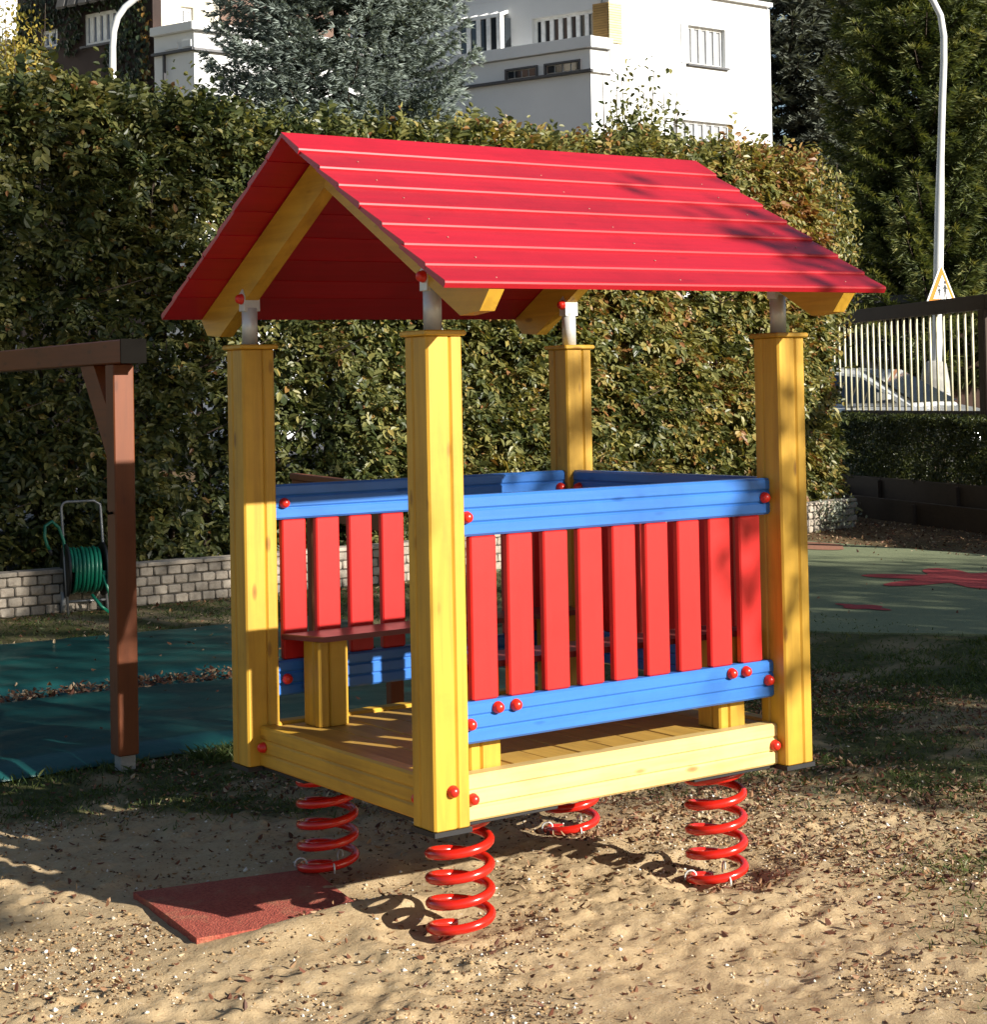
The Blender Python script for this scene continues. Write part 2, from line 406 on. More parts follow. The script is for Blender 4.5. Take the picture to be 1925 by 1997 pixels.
# street behind the hedge and beyond the fence
asph = plain('street_asphalt', (0.14, 0.135, 0.13), 0.9, 0, 0.2, 3, 0.2, 0.3, 80)
st = MB().box((-40, 12.6, -0.2), (15.05, 20.5, 0.40))
tag(put('street', st.mesh('street', asph)), kind='structure')
st = MB().box((15.06, -30, -0.2), (24, 60, 0.44))
tag(put('side_street', st.mesh('side_street', asph)), kind='structure')

# ================================================================== PLAY HUT
L, S, W_, H = 1.4742, 1.2773, 0.12, 1.3944
hut = thing('play_hut', (L / 2, S / 2, 0.0), 'yellow wooden play hut with red board roof standing on red springs', 'play hut')
def post_profile(w, notch=0.006, nw=0.006, f=0.36):
    """square post laminated from two beams: a groove down each face"""
    b = 0.006
    def side(a, d, n, f=f):
        out = []; g = w * f
        for t, dep in ((b, 0), (w - g - nw, 0), (w - g, notch), (w - g + nw, 0), (w - b, 0)):
            out.append((a[0] + d[0] * t + n[0] * dep, a[1] + d[1] * t + n[1] * dep))
        return out
    return side((0, 0), (1, 0), (0, 1)) + side((w, 0), (0, 1), (-1, 0)) + side((w, w), (-1, 0), (0, -1)) + side((0, w), (0, -1), (1, 0), 1 - f)
def rail_profile(t, h, n=2, notch=0.005, nw=0.006):
    """board with long grooves on both faces: (thickness, height)"""
    b = 0.007; zs = [h * (k + 1) / (n + 1) for k in range(n)]
    up = [(t, b)]
    for z in zs: up += [(t, z - nw), (t - notch, z), (t, z + nw)]
    up += [(t, h - b), (t - b, h), (b, h), (0, h - b)]
    for z in zs[::-1]: up += [(0, z + nw), (notch, z), (0, z - nw)]
    up += [(0, b), (b, 0), (t - b, 0)]
    return up
# balls
ball = MB().lathe([(0.0178, 0), (0.0182, 0.005), (0.0166, 0.007), (0.016, 0.012), (0.014, 0.0175), (0.0106, 0.0212), (0.006, 0.0234), (0.0017, 0.0243)], ax='z', n=18).mesh('bolt_cap', M['redcap'])
ROTF = {'-y': (rad(90), 0, 0), 'y': (rad(-90), 0, 0), '-x': (0, rad(-90), 0), 'x': (0, rad(90), 0)}
def cap(parent, p, face): return put('bolt_cap', ball, parent, (p[0], p[1], p[2] + Z0), ROTF[face])
# posts
pp = post_profile(W_)
pm = MB().prism(pp, 'z', 0, H, 0, 0.003).shift((-W_ / 2, -W_ / 2, -H / 2)).mesh('corner_post', M['yellow_z'])
capm = MB().bbox((-.071, -.071, 0), (.071, .071, .016), .004).mesh('cap_plate', M['yellow_x'])
footm = MB().box((-.063, -.063, -.014), (.063, .063, 0)).mesh('foot_plate', M['blackplate'])
corners = [(W_/2, W_/2, 0), (W_/2, S - W_/2, 0), (L - W_/2, W_/2, 0), (L - W_/2, S - W_/2, 0)]
POST = []
for (x, y, r) in corners:
    p = put('corner_post', pm, hut, (x, y, Z0 + H / 2)); POST.append(p)
    put('cap_plate', capm, p, (x, y, Z0 + H + .0005)); put('foot_plate', footm, p, (x, y, Z0 - .0005))
cap(POST[0], (.059, 0.0005, .108), '-y')
# rails and floor beams
RT = 0.045; SB = 0.054
def railx(name, y0, z0, z1, m, t=RT, n=2, out=True):
    prof = [(y0 + a, Z0 + z0 + c) for a, c in rail_profile(t, z1 - z0, n)]
    return part(name, MB().prism(prof, 'x', W_ - .002, L - W_ + .002, 0, .004), m, hut)
def raily(name, x0, z0, z1, m, t=RT, n=2):
    prof = [(Z0 + z0 + c, x0 + a) for a, c in rail_profile(t, z1 - z0, n)]
    return part(name, MB().prism(prof, 'y', W_ - .002, S - W_ + .002, 0, .004), m, hut)
ZT, ZTB, ZL, ZLB, ZB = .935, .816, .339, .219, .134
for y0, face, yo in ((SB, '-y', SB), (S - SB - RT, 'y', S - SB)):
    t = railx('top_rail', y0, ZTB, ZT, M['blue_x']); l = railx('lower_rail', y0, ZLB, ZL, M['blue_x'])
    for x in (.158, 1.327):
        cap(t, (x, yo, .872), face); cap(l, (x, yo, .276), face)
        if face == 'y': cap(t, (x, y0, .872), '-y'); cap(l, (x, y0, .276), '-y')
    for x in (.255, .319, 1.167, 1.229): cap(l, (x, yo, .315), face)
    f = railx('floor_beam', y0 - (0.012 if face == '-y' else .003), 0, ZB, M['pale_x'] if face == '-y' else M['yellow_x'], .060, 2)
    for x in (.154, 1.337): cap(f, (x, yo - (.012 if face == '-y' else -.012), .065), face)
t = raily('top_rail', L - SB - RT, ZTB, ZT, M['blue_y']); l = raily('lower_rail', L - SB - RT, ZLB, ZL, M['blue_y'])
for y in (.16, S - .16): cap(t, (L - SB - RT, y, .872), '-x'); cap(l, (L - SB - RT, y, .276), '-x')
bl = raily('floor_beam', .042, 0, ZB, M['yellow_y'], .060, 2); raily('floor_beam', L - .105, 0, ZB, M['yellow_y'], .060, 2)
cap(bl, (.042, 1.125, .067), '-x'); cap(bl, (.042, .15, .067), '-x')
# slats
SW, ST = .092, .028
slm = MB().bbox((-SW/2, -ST/2, -(ZTB-ZL)/2), (SW/2, ST/2, (ZTB-ZL)/2), .005).mesh('slat', M['red_z'])
zc = Z0 + (ZTB + ZL) / 2
for k in range(9):
    x = .1765 + .131 * k + SW / 2
    put('slat', slm, hut, (x, SB + .022, zc)); put('slat', slm, hut, (x - .022, S - SB - .022, zc))
for k in range(8):
    y = W_ + .03 + SW / 2 + k * .1275
    if y + SW / 2 < S - W_: put('slat', slm, hut, (L - SB - .022, y, zc), (0, 0, rad(90)))
# floor planks
px0, px1, npl = .104, L - .106, 10; pw = (px1 - px0) / npl
plm = MB().bbox((-pw/2 + .002, -(S/2 - .118), -.014), (pw/2 - .002, S/2 - .118, .014), .003).mesh('floor_plank', M['floor_y'])
for k in range(npl): put('floor_plank', plm, hut, (px0 + pw * (k + .5), S / 2, Z0 + .112 + random.uniform(-.0015, .0015)))
# spring plates and springs
plate = MB().bbox((-.21, -.175, -.012), (.21, .175, 0), .002).mesh('spring_plate', M['blackplate'])
def spring_mesh(len_, turns, seed):
    P = []; n = int(turns * 26)
    for i in range(n + 1):
        a = -(i / 26 * 2 * math.pi) + seed; P.append((.091 * math.cos(a), .091 * math.sin(a), -.014 - len_ * i / n))
    return MB().tube(P, .0150, 10).mesh('spring', M['spring'])
for i, (x, y, ln) in enumerate(((.232, .235, .36), (.232, S - .232, .345), (L - .226, .235, .395), (L - .222, S - .232, .385))):
    put('spring_plate', plate, hut, (x + (.03 if x < .7 else -.03), y + (-.0 if y < .6 else .0), Z0 - .0015))
    s = put('spring', spring_mesh(ln, 4.9, (0.4, 0.2, 0.3, 0.3)[i]), hut, (x, y, Z0))
    if i in (1, 2, 3):
        for a in (0.6, 2.7, 4.4):
            c = np.array((.091 * math.cos(a), .091 * math.sin(a), -.014 - ln + .03))
            cl = MB().tube([c + (.02 * math.cos(a) * math.cos(t), .02 * math.sin(a) * math.cos(t), .02 * math.sin(t)) for t in np.linspace(-.6, 3.7, 9)], .0032, 6)
            put('clamp', cl.mesh('clamp', M['steel']), s, (x, y, Z0))
# benches
def bench(y0, y1, x0, x1, z, sgn):
    ch = .065
    if sgn > 0: P = [(x0 + ch, y0), (x1 - ch, y0), (x1, y1), (x0, y1)]
    else: P = [(x0, y0), (x1, y0), (x1 - ch, y1), (x0 + ch, y1)]
    bd = part('bench_board', MB().prism([(a, c) for a, c in P], 'z', Z0 + z - .018, Z0 + z, 0, .003), M['bench'], hut)
    for x in (.195, L - .195 - .112):
        lp = [(a + x, c + (y0 + .022 if sgn > 0 else y0 + .006)) for a, c in post_profile(.112, .009, .006, .64)]
        part('bench_leg', MB().prism(lp, 'z', Z0 + .1265, Z0 + z - .0185, 0, .003), M['yellow_z'], hut)
bench(.995, 1.172, .137, L - .137, .43, 1)
bench(.106, .285, .137, L - .137, .44, -1)
# roof: lapped boards
YC = S / 2; SL = 0.563; ca = 1 / math.hypot(1, SL); sa = SL * ca
def tilt(x): return .0175 * (x + .11) / 1.684
ys = [.522, .401, .286, .167, .047, -.071, -.185, -.280]
def roof_board(k, side):
    ye = ys[k]; ze = 1.982 + (ye - .522) * .566
    o = np.array((ye, ze)); up = np.array((ca, sa)); nn = np.array((-sa, ca))       # up the slope, outward
    ln = .148 if k else .150
    a = o; b_ = o + up * ln - nn * (.010 if k else .004)
    if k == 0: b_ = np.array((YC - .001 if side > 0 else YC - .003, 2.046 - (.0 if side > 0 else .002)))
    th = .020
    prof = [a - nn * th, a - nn * .006, a + up * .003 - nn * .0012, a + up * .008, b_, b_ - nn * th * .6]
    x0 = -.11 + random.uniform(-.003, .003); x1 = 1.574 + random.uniform(-.003, .003)
    V = []
    for x in (x0, x1):
        for p in prof:
            y = p[0] if side > 0 else 2 * YC - p[0]
            V.append((x, y, Z0 + p[1] + tilt(x)))
    n = len(prof)
    F = [tuple(range(n)), tuple(range(2*n-1, n-1, -1))] + [(i, i+n, (i+1) % n + n, (i+1) % n) for i in range(n)]
    if side < 0: F = [f[::-1] for f in F]
    rb = part('roof_board', MB().add(V, [f[::-1] for f in F]), M['red_x'], hut)
    return rb, o, up, nn
nailm = MB().lathe([(.0035, 0), (.003, .001), (.001, .0016)], n=6).mesh('nail', M['nail'])
for k in range(8):
    rb, o, up, nn = roof_board(k, 1)
    for x in (.06, .74, 1.41):
        p = o + up * (.045 + random.uniform(-.015, .02)) - nn * .0022
        nl = put('nail', nailm, rb, (x + random.uniform(-.02, .02), p[0], Z0 + p[1] + tilt(x)), (math.atan(.43), 0, 0))
    roof_board(k, -1)
# rafters
def rafter(x0, side):
    P = [(YC + .0005, 1.882), (YC + .0005, 2.013), (1.545 , 1.508), (1.497, 1.452), (1.400, 1.444)]
    V = []; n = len(P)
    for x in (x0, x0 + .05):
        for (y, z) in P: V.append((x, y if side < 0 else 2 * YC - y, Z0 + z + tilt(x)))
    F = [tuple(range(n)), tuple(range(2*n-1, n-1, -1))] + [(i, i+n, (i+1) % n + n, (i+1) % n) for i in range(n)]
    if side < 0: F = [f[::-1] for f in F]
    return part('rafter', MB().add(V, F), M['yellow_y'], hut)
for xc in (W_ / 2, L - W_ / 2):
    for side, yc in ((1, W_ / 2), (-1, S - W_ / 2)):
        r = rafter(xc - .025, side)
        zt = 1.60 + tilt(xc)
        tb = MB().tube([(xc, yc, Z0 + H + .016), (xc, yc, Z0 + 1.535)], .0268, 20)
        pl = put('roof_tube', tb.mesh('roof_tube', M['steel']), hut)
        br = MB().prism([(yc - .020, Z0 + 1.525), (yc + .020, Z0 + 1.525), (yc + .018, Z0 + 1.585), (yc - .004, Z0 + 1.60), (yc - .020, Z0 + 1.575)], 'x', xc - .0295, xc + .0295, 0, .001)
        put('bracket', br.mesh('bracket', M['steel']), pl)
        cap(pl, (xc - .0297, yc - .004, 1.566), '-x')

# ================================================================== THINGS IN THE YARD
# rubber mat half buried in sand
rm, nt, b = mat('red_brown_rubber_tile')
tc = N(nt, 'TexCoord'); P_ = tc.outputs['Object']
vo = N(nt, 'TexVoronoi'); vo.inputs['Scale'].default_value = 150; nt.links.new(P_, vo.inputs['Vector'])
c1 = ramp(nt, vo.outputs['Color'], [(0, (0.20, 0.034, 0.022)), (.5, (0.32, 0.062, 0.038)), (1, (0.40, 0.095, 0.058))])
dst = ramp(nt, noise(nt, P_, 9, 6, 0.7), [(0.52, (0, 0, 0)), (0.72, (0.75,) * 3)])
c1 = mixc(nt, dst, c1, (0.34, 0.17, 0.09)); nt.links.new(c1, b.inputs['Base Color']); b.inputs['Roughness'].default_value = 0.9
bump(nt, b, vo.outputs['Distance'], 0.5, 0.006)
cs = [(-.395, 1.20), (-.445, .615), (.08, .53), (.19, 1.08)]; zs = [.020, .020, .024, .022]
mbm = MB(); Vv = []
G_ = 14
for j in range(G_ + 1):
    for i in range(G_ + 1):
        u, v = i / G_, j / G_
        p = (1-u)*(1-v)*np.array((*cs[1], zs[1])) + u*(1-v)*np.array((*cs[2], zs[2])) + u*v*np.array((*cs[3], zs[3])) + (1-u)*v*np.array((*cs[0], zs[0]))
        Vv.append((p[0], p[1], p[2] + .006 * math.sin(3 * u + 1) * math.sin(3 * v)))
F = [(j*(G_+1)+i, j*(G_+1)+i+1, (j+1)*(G_+1)+i+1, (j+1)*(G_+1)+i) for j in range(G_) for i in range(G_)]
rim = [i for i in range(G_+1)] + [(j*(G_+1)+G_) for j in range(1, G_+1)] + [(G_*(G_+1)+i) for i in range(G_-1, -1, -1)] + [j*(G_+1) for j in range(G_-1, 0, -1)]
nb = len(Vv); Vv += [(Vv[i][0], Vv[i][1], -.03) for i in rim]
F += [(rim[k], nb + k, nb + (k+1) % len(rim), rim[(k+1) % len(rim)]) for k in range(len(rim))]
tag(part('rubber_mat', mbm.add(Vv, F), rm), 'square red-brown rubber mat half buried in the sand before the hut', 'mat')

# swing frame
sf = thing('swing_frame', (.36, 3.1, 0), 'brown timber swing frame with post, diagonal brace and long top beam', 'swing frame')
bx, by = .325, 3.06
pw = .094
base = MB().bbox((bx + .012, by + .012, -.05), (bx + pw - .012, by + pw - .012, .075), .004)
sp_ = part('frame_post', MB().bbox((bx, by, .07), (bx + pw, by + pw, 1.765), .005), M['brown_z'], sf)
part('post_foot', base, M['concrete'], sp_)
bm = part('top_beam', MB().bbox((bx - .008, by - .10, 1.766), (bx + pw + .012, by + 4.2, 1.868), .005), M['brown_y'], sf)
part('end_cap', MB().bbox((bx - .010, by - .108, 1.764), (bx + pw + .014, by - .0995, 1.870), .002), M['endgrain'], bm)
d0 = np.array((bx + .015, by + .082, 1.28)); 
pr_ = [(by + pw - .001, 1.335), (by + .41, 1.765), (by + .25, 1.765), (by + pw - .001, 1.565)]
part('brace', MB().prism(pr_, 'x', bx + .01, bx + pw - .01, 0, .003), M['brown_y'], sf)
part('frame_post', MB().bbox((bx, by + 4.0, .0), (bx + pw, by + 4.0 + pw, 1.765), .005), M['brown_z'], sf)
part('hook', MB().tube([(bx - .002, by + .03, 1.12), (bx - .02, by + .03, 1.118), (bx - .026, by + .03, 1.13)], .006, 6), M['endgrain'], sf)

# teal tarpaulins over the sandpit
tm, nt, b = mat('teal_tarpaulin')
tc = N(nt, 'TexCoord'); P_ = tc.outputs['Object']
c1 = ramp(nt, noise(nt, P_, 2.2, 4, 0.6), [(0.3, (0.006, 0.052, 0.052)), (0.7, (0.012, 0.085, 0.078))])
nt.links.new(c1, b.inputs['Base Color']); b.inputs['Roughness'].default_value = 0.38; b.inputs['Specular IOR Level'].default_value = 0.4
wv = N(nt, 'TexWave'); wv.inputs['Scale'].default_value = 60; nt.links.new(P_, wv.inputs['Vector'])
bump(nt, b, noise(nt, P_, 7, 5, 0.6), 0.35, 0.02)
def tarp(x0, x1, y0f, y1f, z, seed, label):
    n, k = 90, 50; V = []; 
    xs = np.linspace(x0, x1, n); tv = np.linspace(0, 1, k)
    for t in tv:
        for x in xs:
            y = y0f(x) * (1 - t) + y1f(x) * t
            wr = 0.030 * (fbm(x * 1.3, y * 2.6, seed, 3) - .5) + 0.010 * (fbm(x * 6, y * 9, seed + 4, 2) - .5)
            e = min(t, 1 - t) * 14; e = min(1, e)
            V.append((x, y, float(.012 + e * (z + wr))))
    F = [(j*n+i, j*n+i+1, (j+1)*n+i+1, (j+1)*n+i) for j in range(k-1) for i in range(n-1)]
    mb = MB(); mb.add(V, F, 0, True)
    o = part('tarpaulin', mb, tm); md = o.modifiers.new('thickness', 'SOLIDIFY'); md.thickness = .004
    return tag(o, label, 'tarpaulin', 'teal tarpaulins over the sandpit')
tarp(-1.6, 3.0, lambda x: 3.20 + .03 * math.sin(x * 3), lambda x: 4.95 + .05 * math.sin(x * 2), .05, 5, 'teal tarpaulin nearest the swing post, in front of the leaf line')
tarp(-1.6, 3.4, lambda x: 5.05 + .04 * math.sin(x * 2.2), lambda x: 7.22 - .08 * x + .03 * math.sin(x * 4), .07, 11, 'teal tarpaulin behind the leaf line, towards the brick wall')

# ---------------------------------------------------------------- low wall of pale blocks
brickm, nt, b = mat('pale_concrete_block')
v = objvec(nt)
oi = N(nt, 'ObjectInfo')
c1 = ramp(nt, noise(nt, v, 16, 5, 0.7), [(0.25, (0.25, 0.205, 0.16)), (0.55, (0.41, 0.35, 0.28)), (0.8, (0.50, 0.44, 0.355))])
hs = N(nt, 'HueSaturation'); mr = N(nt, 'MapRange'); mr.inputs[3].default_value = 0.72; mr.inputs[4].default_value = 1.12
nt.links.new(oi.outputs['Random'], mr.inputs[0]); nt.links.new(mr.outputs[0], hs.inputs['Value']); nt.links.new(c1, hs.inputs['Color'])
nt.links.new(hs.outputs[0], b.inputs['Base Color']); b.inputs['Roughness'].default_value = 0.9
bump(nt, b, noise(nt, v, 45, 5, 0.7), 0.5, 0.01)
mortar = plain('wall_core_mortar', (0.085, 0.075, 0.062), 0.95, 0, 0.3, 20)
WP = [np.array(p, float) for p in ((-2.2, 8.92), (5.2, 8.97), (12.32, 10.28))]
wall = thing('block_wall', (3, 8.97, 0), 'low wall of pale rough blocks along the foot of the tall hedge', 'wall')
BW, BH, BD, J = .118, .076, .12, .010
bms = []
for k in range(5):
    r = random.Random(k); m_ = MB().bbox((-BW/2 + J/2, -BD/2, -BH/2 + J/2), (BW/2 - J/2, BD/2, BH/2 - J/2), .008)
    m_.v = [(p[0] + r.uniform(-.003, .003), p[1] + r.uniform(-.004, .004), p[2] + r.uniform(-.002, .002)) for p in m_.v]
    bms.append(m_.mesh('brick', brickm))
rest = MB(); n_b = 0
for a_, b2 in zip(WP[:-1], WP[1:]):
    d = b2 - a_; ln = np.linalg.norm(d); d /= ln; nrm = np.array((d[1], -d[0])); ang = math.atan2(d[1], d[0])
    # core
    cc = MB().box((0, .018, 0), (ln, .15, 4 * BH - .002))
    cc.v = [(a_[0] + d[0]*p[0] - nrm[0]*p[1], a_[1] + d[1]*p[0] - nrm[1]*p[1], p[2]) for p in cc.v]
    part('wall_core', cc, mortar, wall)
    for c in range(4):
        x = (BW / 2 if c % 2 else 0.0) + BW / 2
        while x < ln - BW / 2 + .02:
            p = a_ + d * x - nrm * (BD / 2)
            sx = screen_x((p[0], p[1], .2))
            if -20 < sx < 1000 or 1330 < sx < 1420 or 1540 < sx < 1720:
                if n_b < 300:
                    put('brick', bms[(n_b * 7 + c) % 5], wall, (p[0], p[1], BH * (c + .5)), (0, 0, ang + random.uniform(-.02, .02))); n_b += 1
                    x += BW; continue
            m_ = MB().box((-BW/2 + J/2, -BD/2, -BH/2 + J/2), (BW/2 - J/2, BD/2, BH/2 - J/2))
            m_.v = [(p[0] + d[0]*q[0] - d[1]*q[1], p[1] + d[1]*q[0] + d[0]*q[1], BH * (c + .5) + q[2]) for q in m_.v]
            rest.add(m_.v, m_.f); x += BW
    # coping
    x = 0
    while x < ln - .05:
        w2 = min(random.uniform(.42, .6), ln - x)
        cp = MB().bbox((x + .003, -.012, 4 * BH + .002), (x + w2 - .003, .17, 4 * BH + .034 + random.uniform(-.003, .003)), .006)
        cp.v = [(a_[0] + d[0]*p[0] - nrm[0]*p[1], a_[1] + d[1]*p[0] - nrm[1]*p[1], p[2]) for p in cp.v]
        part('coping_slab', cp, brickm, wall); x += w2
tag(part('far_bricks', rest, brickm, wall), kind='stuff')

# ---------------------------------------------------------------- hose reel
hp = at(160, 1160, 13.55); hx, hy = hp[0], hp[1] - .02
reel = thing('hose_reel', (hx, hy, 0), 'garden hose reel cart with coiled green hose before the block wall', 'hose reel')
hosem = plain('green_hose', (0.006, 0.145, 0.085), 0.35, 0, 0.12, 9)
blk = plain('black_plastic', (0.018, 0.018, 0.018), 0.5); tubem = plain('grey_tube', (0.22, 0.22, 0.22), 0.4, 0.5)
ax_ = np.array((.981, -.179, 0)); pe = np.array((-.179, -.981, 0)); zz = np.array((0, 0, 1.0)); hc = np.array((hx, hy, .33))
def loc3(a, p, z): return hc + ax_ * a + pe * p + zz * (z - .33)
mb = MB(); 
coil = []
for i in range(0, 24 * 8 + 1):
    t = i / 24 * 2 * math.pi; r = .165 + .006 * math.sin(t * .37)
    coil.append(loc3(-.12 + .24 * i / (24 * 8), r * math.cos(t), .33 + r * math.sin(t)))
mb.tube(coil, .0135, 8)
c2 = [loc3(-.10 + .19 * i / (24 * 7), .142 * math.cos(i / 24 * 2 * math.pi), .33 + .142 * math.sin(i / 24 * 2 * math.pi)) for i in range(24 * 7 + 1)]
mb.tube(c2, .0135, 8)
ho = put('hose', mb.mesh('hose', hosem), reel)
loop = [loc3(-.14, .0, .44), loc3(-.15, -.02, .56), loc3(-.185, -.02, .66), loc3(-.24, 0, .71), loc3(-.295, .02, .68), loc3(-.30, .03, .60), loc3(-.285, .03, .54), loc3(-.265, .03, .50)]
put('hose_end', MB().tube(loop, .0125, 8).mesh('hose_end', hosem), ho)
put('hose_nozzle', MB().tube([loc3(-.265, .03, .50), loc3(-.25, .03, .455)], [.017, .013], 8).mesh('hose_nozzle', blk), ho)
tail = [loc3(.11, .16, .30), loc3(.15, .17, .16), loc3(.165, .16, .05), loc3(.14, .19, .02), loc3(.09, .17, .06), loc3(.03, .12, .15)]
put('hose_tail', MB().tube(tail, .0125, 8).mesh('hose_tail', hosem), ho)
for a in (-.15, .132):
    put('reel_disc', MB().tube([loc3(a, 0, .33), loc3(a + (.018), 0, .33)], .205, 28).mesh('reel_disc', blk), reel)
fr = [loc3(-.145, .1, .0), loc3(-.15, .02, .33), loc3(-.15, -.10, .80)] + [loc3(-.15 + .04 * (1 - math.cos(t)), -.10, .80 + .05 * math.sin(t)) for t in (.5, 1.0, 1.57)] + [loc3(.10, -.10, .85)] + [loc3(.145 - .04 * math.sin(0) - .0, -.10, .82)] + [loc3(.15, -.10, .78), loc3(.15, .02, .33), loc3(.155, .1, .0)]
put('cart_frame', MB().tube(fr, .011, 8).mesh('cart_frame', tubem), reel)
put('cross_tube', MB().tube([loc3(-.145, .07, .10), loc3(.15, .07, .10)], .009, 8).mesh('cross_tube', tubem), reel)
for a in (-.17, .18):
    wl = MB(); wl.tube([loc3(a, -.10, .085), loc3(a + .03, -.10, .085)], .085, 20)
    put('wheel', wl.mesh('wheel', plain('grey_wheel', (0.3, 0.3, 0.29), 0.6)), reel)

# brown board of a play counter standing behind the hut
pc = at(565, 905, 8.6); pc2 = at(790, 925, 7.0)
brd = thing('play_counter', (pc[0] + .1, pc[1], 0), 'brown wooden play counter behind the back rail of the hut', 'play counter')
d = (pc2 - pc); d[2] = 0; ln = 1.6; d /= np.linalg.norm(d); nrm = np.array((d[1], -d[0], 0))
def pcx(u, v, z): return pc * (1, 1, 0) + d * u + nrm * v + np.array((0, 0, z))
zt = pc[2]
def obox(u0, u1, v0, v1, z0, z1):
    m_ = MB().bbox((u0, v0, z0), (u1, v1, z1), .004)
    m_.v = [tuple(pcx(*p)) for p in m_.v]; return m_
part('counter_top', obox(-.0, ln, -.012, .03, zt - .03, zt), M['brown_x'], brd)
part('counter_board', obox(.004, ln - .004, -.005, .022, zt - .2, zt - .0305), M['brown_x'], brd)
us_ = np.linspace(0, ln, 200); uq = np.array([screen_x(pcx(u_, .05, .8)) for u_ in us_])
for u in [float(np.interp(q_, uq, us_)) for q_ in (600, 832)]: part('counter_leg', obox(u, u + .06, .023, .08, 0, zt - .035), M['brown_z'], brd)

# ---------------------------------------------------------------- fence on timber retaining boards at the right
F0 = np.array((11.1, 4.7)); F1 = np.array((16.6, 19.55)); fd = (F1 - F0) / np.linalg.norm(F1 - F0); fn = np.array((-fd[1], fd[0]))   # fn: towards the yard
flen = float(np.linalg.norm(F1 - F0)); fang = math.atan2(fd[1], fd[0])
rb = thing('retaining_boards', (12.5, 8.5, 0), 'dark stepped timber retaining boards below the low hedge at the right', 'retaining wall')
def fbox(u0, u1, v0, v1, z0, z1, bev=.006):
    m_ = MB().bbox((u0, v0, z0), (u1, v1, z1), bev)
    m_.v = [(F0[0] + fd[0]*p[0] + fn[0]*p[1], F0[1] + fd[1]*p[0] + fn[1]*p[1], p[2]) for p in m_.v]; return m_
for tier, (v, z0, z1) in enumerate(((.02, -.05, .265), (-.33, .1, .48))):
    u = -.3 - tier * .4
    while u < flen:
        part('retaining_plank', fbox(u + .004, u + 1.996, v - .05, v, z0, z1), M['darkboard'], rb)
        part('peg', fbox(u - .035, u + .035, v, v + .05, z0, z1 - .03), M['darkboard'], rb); u += 2.0
tag(part('bank_soil', fbox(-.5, flen, -1.9, -.39, -.1, .42, .02), plain('bank_soil', (0.05, 0.035, 0.022), 0.95, 0, 0.3, 8)), kind='structure')
fe = thing('bar_fence', (13.5, 11.2, .4), 'fence of pale thin metal bars under a dark timber top beam', 'fence')
VF = -.95
barpaint = plain('cream_bar_paint', (0.66, 0.61, 0.42), 0.4, 0, 0.08)
barm = MB().tube([(0, 0, -.62), (0, 0, .62)], .0165, 8).mesh('fence_bar', barpaint)
for k in range(int(flen / .178)):
    u = .12 + k * .178
    p = F0 + fd * u + fn * VF
    put('fence_bar', barm, fe, (p[0], p[1], 1.92))
uq = np.linspace(0, flen, 300); sq = np.array([screen_x((*(F0 + fd * q + fn * VF), 1.9)) for q in uq])
up0 = float(np.interp(-1896, -sq, uq))
for k in range(-1, 4):
    a = up0 + k * 5.4; c = min(a + 5.398, flen)
    if c < 0.3 or a > flen: continue
    a2 = max(a, 0)
    part('top_beam', fbox(a2 + .002, c, VF - .06, VF + .06, 2.525, 2.70), M['darkboard'], fe)
    part('bottom_beam', fbox(a2 + .002, c, VF - .05, VF + .05, 1.20, 1.315), M['darkboard'], fe)
    if a > 0: part('fence_post', fbox(a - .14, a - .01, VF + .062, VF + .16, .3, 2.52), M['darkboard'], fe)

# ================================================================== FOLIAGE
def leaf_arrays(P, A, Nn, ln, wd, fold=0.35, curl=0.15):
    """leaves with six corners folded along the midrib; P base, A axis, Nn normal"""
    A = A / (np.linalg.norm(A, axis=1)[:, None] + 1e-9)
    Nn = Nn - A * (A * Nn).sum(1)[:, None]; Nn = Nn / (np.linalg.norm(Nn, axis=1)[:, None] + 1e-9)
    B = np.cross(A, Nn); ln = ln[:, None]; wd = wd[:, None]
    base = P; tip = P + A * ln - Nn * ln * curl
    def side(s, t, wf): return P + A * ln * t + B * (s * wd * wf) + Nn * (wd * wf * fold) - Nn * ln * curl * t * t
    V = np.stack([base, side(-1, .30, .46), side(-1, .68, .40), tip, side(1, .68, .40), side(1, .30, .46)], 1).reshape(-1, 3)
    o = np.arange(len(P))[:, None] * 6
    Q = np.concatenate([o + np.array([[0, 3, 2, 1]]), o + np.array([[0, 5, 4, 3]])], 0)
    return V, Q
def blade_arrays(P, D, Sd, ln, wd, droop=0.0):
    """thin pointed blade: quad from base to tip"""
    ln = ln[:, None]; wd = wd[:, None]
    dr = np.zeros_like(P); dr[:, 2] = -1
    V = np.stack([P - Sd * wd * .5, P + Sd * wd * .5, P + D * ln * .6 + Sd * wd * .42 + dr * ln * droop * .4, P + D * ln + dr * ln * droop], 1)
    V = V.reshape(-1, 3); o = np.arange(len(P))[:, None] * 4
    return V, o + np.array([[0, 1, 2, 3]])
def unit(v): return v / (np.linalg.norm(v, axis=-1, keepdims=True) + 1e-9)
def rvec(n): return unit(RNG.normal(size=(n, 3)))

GREEN = [(0.0, (0.020, 0.032, 0.010)), (0.30, (0.050, 0.066, 0.020)), (0.55, (0.125, 0.132, 0.040)), (0.75, (0.27, 0.25, 0.080)), (0.90, (0.34, 0.25, 0.07)), (1.0, (0.26, 0.12, 0.045))]
hedge_leaf = leafmat('hornbeam_leaf', GREEN, 0.30, 0.42, 0.45)
barkm = plain('bark', (0.075, 0.055, 0.042), 0.9, 0, 0.35, 18, 0.2, 0.6, 50)
